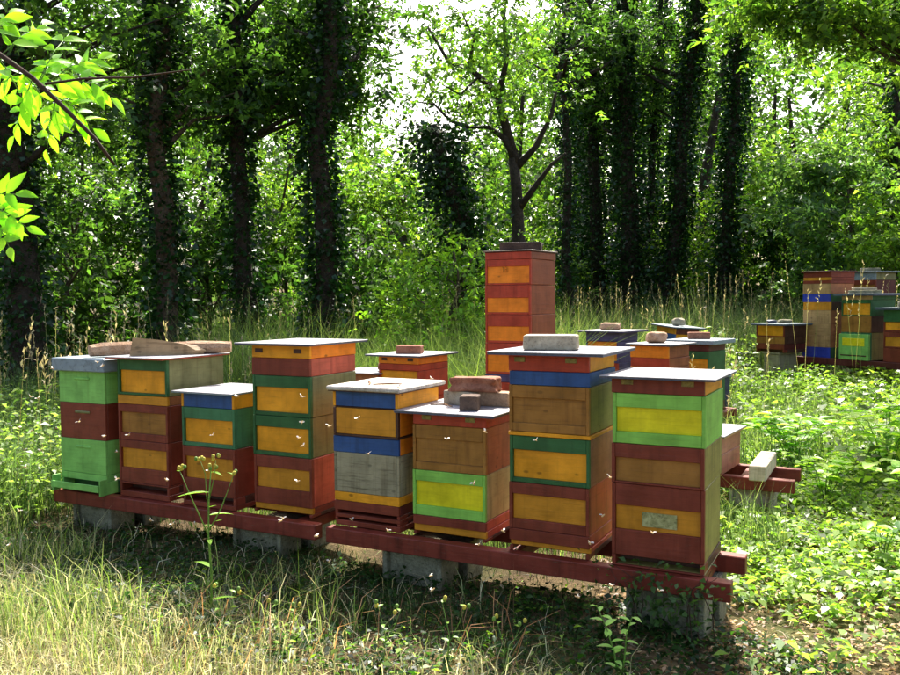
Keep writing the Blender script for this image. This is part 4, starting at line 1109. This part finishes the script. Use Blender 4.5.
# creeper on the rail end
x, y = row(-1.02, R0 - .14)
t = thing('creeper', 'dark leafy creeper climbing over the rail below the rightmost front hive', 'plant', (x, y, float(gz(x, y))), -TH)
b = MB()
for q in range(7):
    xx = rp.uniform(-.1, .4); b.tube([(xx, .03, -.02), (xx + rp.gauss(0, .03), .02, .14), (xx + rp.gauss(0, .06), .02, .24), (xx + rp.gauss(0, .1), .03, rp.uniform(.28, .36))], [.003, .003, .002, .001], 5)
b.build('stems', M['twig'], t)
n = 380
C = np.stack([RNG.normal(.15, .17, n), RNG.normal(.0, .035, n) + .02, RNG.normal(.17, .09, n).clip(.01, .36)], 1)
leaves('foliage', C, .034, GRSD, M['leaf'], t, width=.7)
# bramble and broad-leaved plants at the right
def bush(label, x, y, nst, hh, size, pal, wd=.6, nl=8, spread_=.3, name='bramble'):
    st = []
    for q in range(nst):
        an = rp.uniform(0, 6.28); r_ = rp.uniform(.3, 1) * spread_
        st.append(([(0, 0, 0), (math.cos(an) * r_ * .3, math.sin(an) * r_ * .3, hh * .55), (math.cos(an) * r_ * .7, math.sin(an) * r_ * .7, hh * .9), (math.cos(an) * r_ * 1.2, math.sin(an) * r_ * 1.2, hh * rp.uniform(.7, 1.1))], .004, nl, size, pal[q % len(pal)], 0, wd))
    plant(name, label, x, y, st, 'bush', 'leafy bushes on the right bank')
bush('bright bramble in front of the far stand at the right edge', 3.55, 6.9, 15, .62, .15, ['8fb53a', '6f9a30', 'a8c44a'], nl=12, spread_=.55)
bush('bramble left of the bright one, below the lone hive', 3.0, 7.4, 14, .5, .14, ['8fb53a', '5f8a2a'], nl=11, spread_=.55)
bush('low bramble nearest the rail end', 2.75, 6.2, 12, .35, .1, ['8fb53a', 'a8c44a'], nl=9, spread_=.35)
bush('bramble at the right edge above the broad-leaved plant', 3.05, 5.4, 12, .4, .12, ['7fa834', '9cbf4a'], nl=9, spread_=.35)
bush('broad-leaved dark green plant at the right edge of the path', 2.42, 4.72, 4, .26, .14, ['4a7434', '7fa834'], .5, 4, .16, 'broad_leaved_plant')

# ash bough hanging in from the left, its stem outside the view
t = thing('ash_tree', 'young ash whose bright pinnate leaves hang in at the upper left', 'tree', (-3.4, 2.6, 0))
o0 = Vector((-3.4, 2.6, 0))
def V2(u, v, y): return Vector(((u - 450) / 851.8 * y, y, CAM_H + (299 - v) / 851.8 * y)) - o0
b = MB(); b.tube([(0, 0, -.1), (.03, .02, 1), (.0, .0, 2), (.05, 0, 3.2), (.02, .05, 4.5)], [.07, .06, .055, .045, .02], 9, .05); b.build('trunk', M['bark'], t, True)
b = MB(); b.tube([(.02, 0, 2.5), V2(-260, -70, 2.3), V2(-100, -10, 2.1), V2(-10, 42, 1.88), V2(40, 78, 1.86), V2(75, 112, 1.85), V2(100, 138, 1.84), V2(118, 163, 1.84)], [.02, .016, .011, .0062, .0055, .0048, .0042, .0034], 7, .05)
br = b.build('branch', M['twig'], t, True)
b = MB(); b.tube([V2(52, 84, 1.86), V2(90, 79, 1.85), V2(140, 78, 1.84), V2(196, 71, 1.83)], [.003, .0026, .0022, .0012], 6, .05); b.build('branch', M['twig'], t, True)
b = MB(); b.tube([(.0, 0, 1.75), V2(-250, 150, 2.2), V2(-90, 190, 2.05), V2(-10, 205, 1.95)], [.015, .012, .006, .003], 7, .05); b.build('branch', M['twig'], t, True)
ASH = ['86b82c', '74a828', '98c838']
def ash_leaf(u0, v0, u1, v1, y0, y1, n, size):
    p0, p1 = V2(u0, v0, y0), V2(u1, v1, y1)
    sag = Vector((0, 0, .012))
    pts = [p0, p0.lerp(p1, .5) + sag, p1]
    b = MB(); b.tube(pts, [.0014, .0012, .0007], 5); lf = b.build('leaf', M['stem'], t, True)
    ax = (p1 - p0).normalized(); sd = ax.cross(Vector((0.1, -1, .35)).normalized()).normalized()
    for k in range(n):
        f = .25 + .75 * (k // 2) / max(1, (n - 1) // 2)
        f = min(1, f); p = pts[0].lerp(pts[1], f * 2) if f < .5 else pts[1].lerp(pts[2], f * 2 - 1)
        sg = 0 if k == n - 1 else (1 if k % 2 else -1)
        dd = ax * (.75 if sg else 1) + sd * sg * .9 + Vector((rp.gauss(0, .12), rp.gauss(0, .25), rp.gauss(-.1, .12)))
        leaf_object('leaflet', lf, p, dd, size * 1.2 * rp.uniform(.75, 1.2), [rp.choice(ASH)], 'leaf', .40, (rp.gauss(.1, .3), -1 + rp.gauss(0, .2), .5 + rp.gauss(0, .4)))
for q in ((52, 84, 105, 60, 1.88, 1.98, 9, .05), (40, 78, 20, 135, 1.88, 1.98, 9, .046), (30, 70, -20, 110, 1.88, 1.98, 9, .046), (60, 95, 98, 128, 1.88, 1.98, 9, .046),
          (10, 55, 52, 28, 1.9, 2.05, 9, .046), (-10, 42, 18, 18, 1.9, 2.0, 9, .046), (-20, 30, 0, 80, 1.92, 2.0, 9, .046), (62, 100, 52, 148, 1.88, 1.98, 7, .042),
          (45, 82, 78, 34, 1.88, 2.06, 7, .046), (80, 80, 116, 98, 1.88, 1.96, 7, .044), (20, 62, 62, 118, 1.88, 2.02, 9, .046), (52, 84, 92, 92, 1.88, 2.02, 9, .046), (0, 50, 30, 100, 1.9, 2.04, 9, .046), (48, 80, 64, 62, 1.88, 2.04, 7, .044),
          (-10, 205, 30, 225, 1.95, 1.9, 9, .046), (-10, 205, 12, 245, 1.95, 1.88, 9, .046), (-25, 200, 20, 192, 1.97, 1.92, 9, .046), (-40, 195, -8, 238, 2, 1.95, 9, .046)):
    ash_leaf(*q)
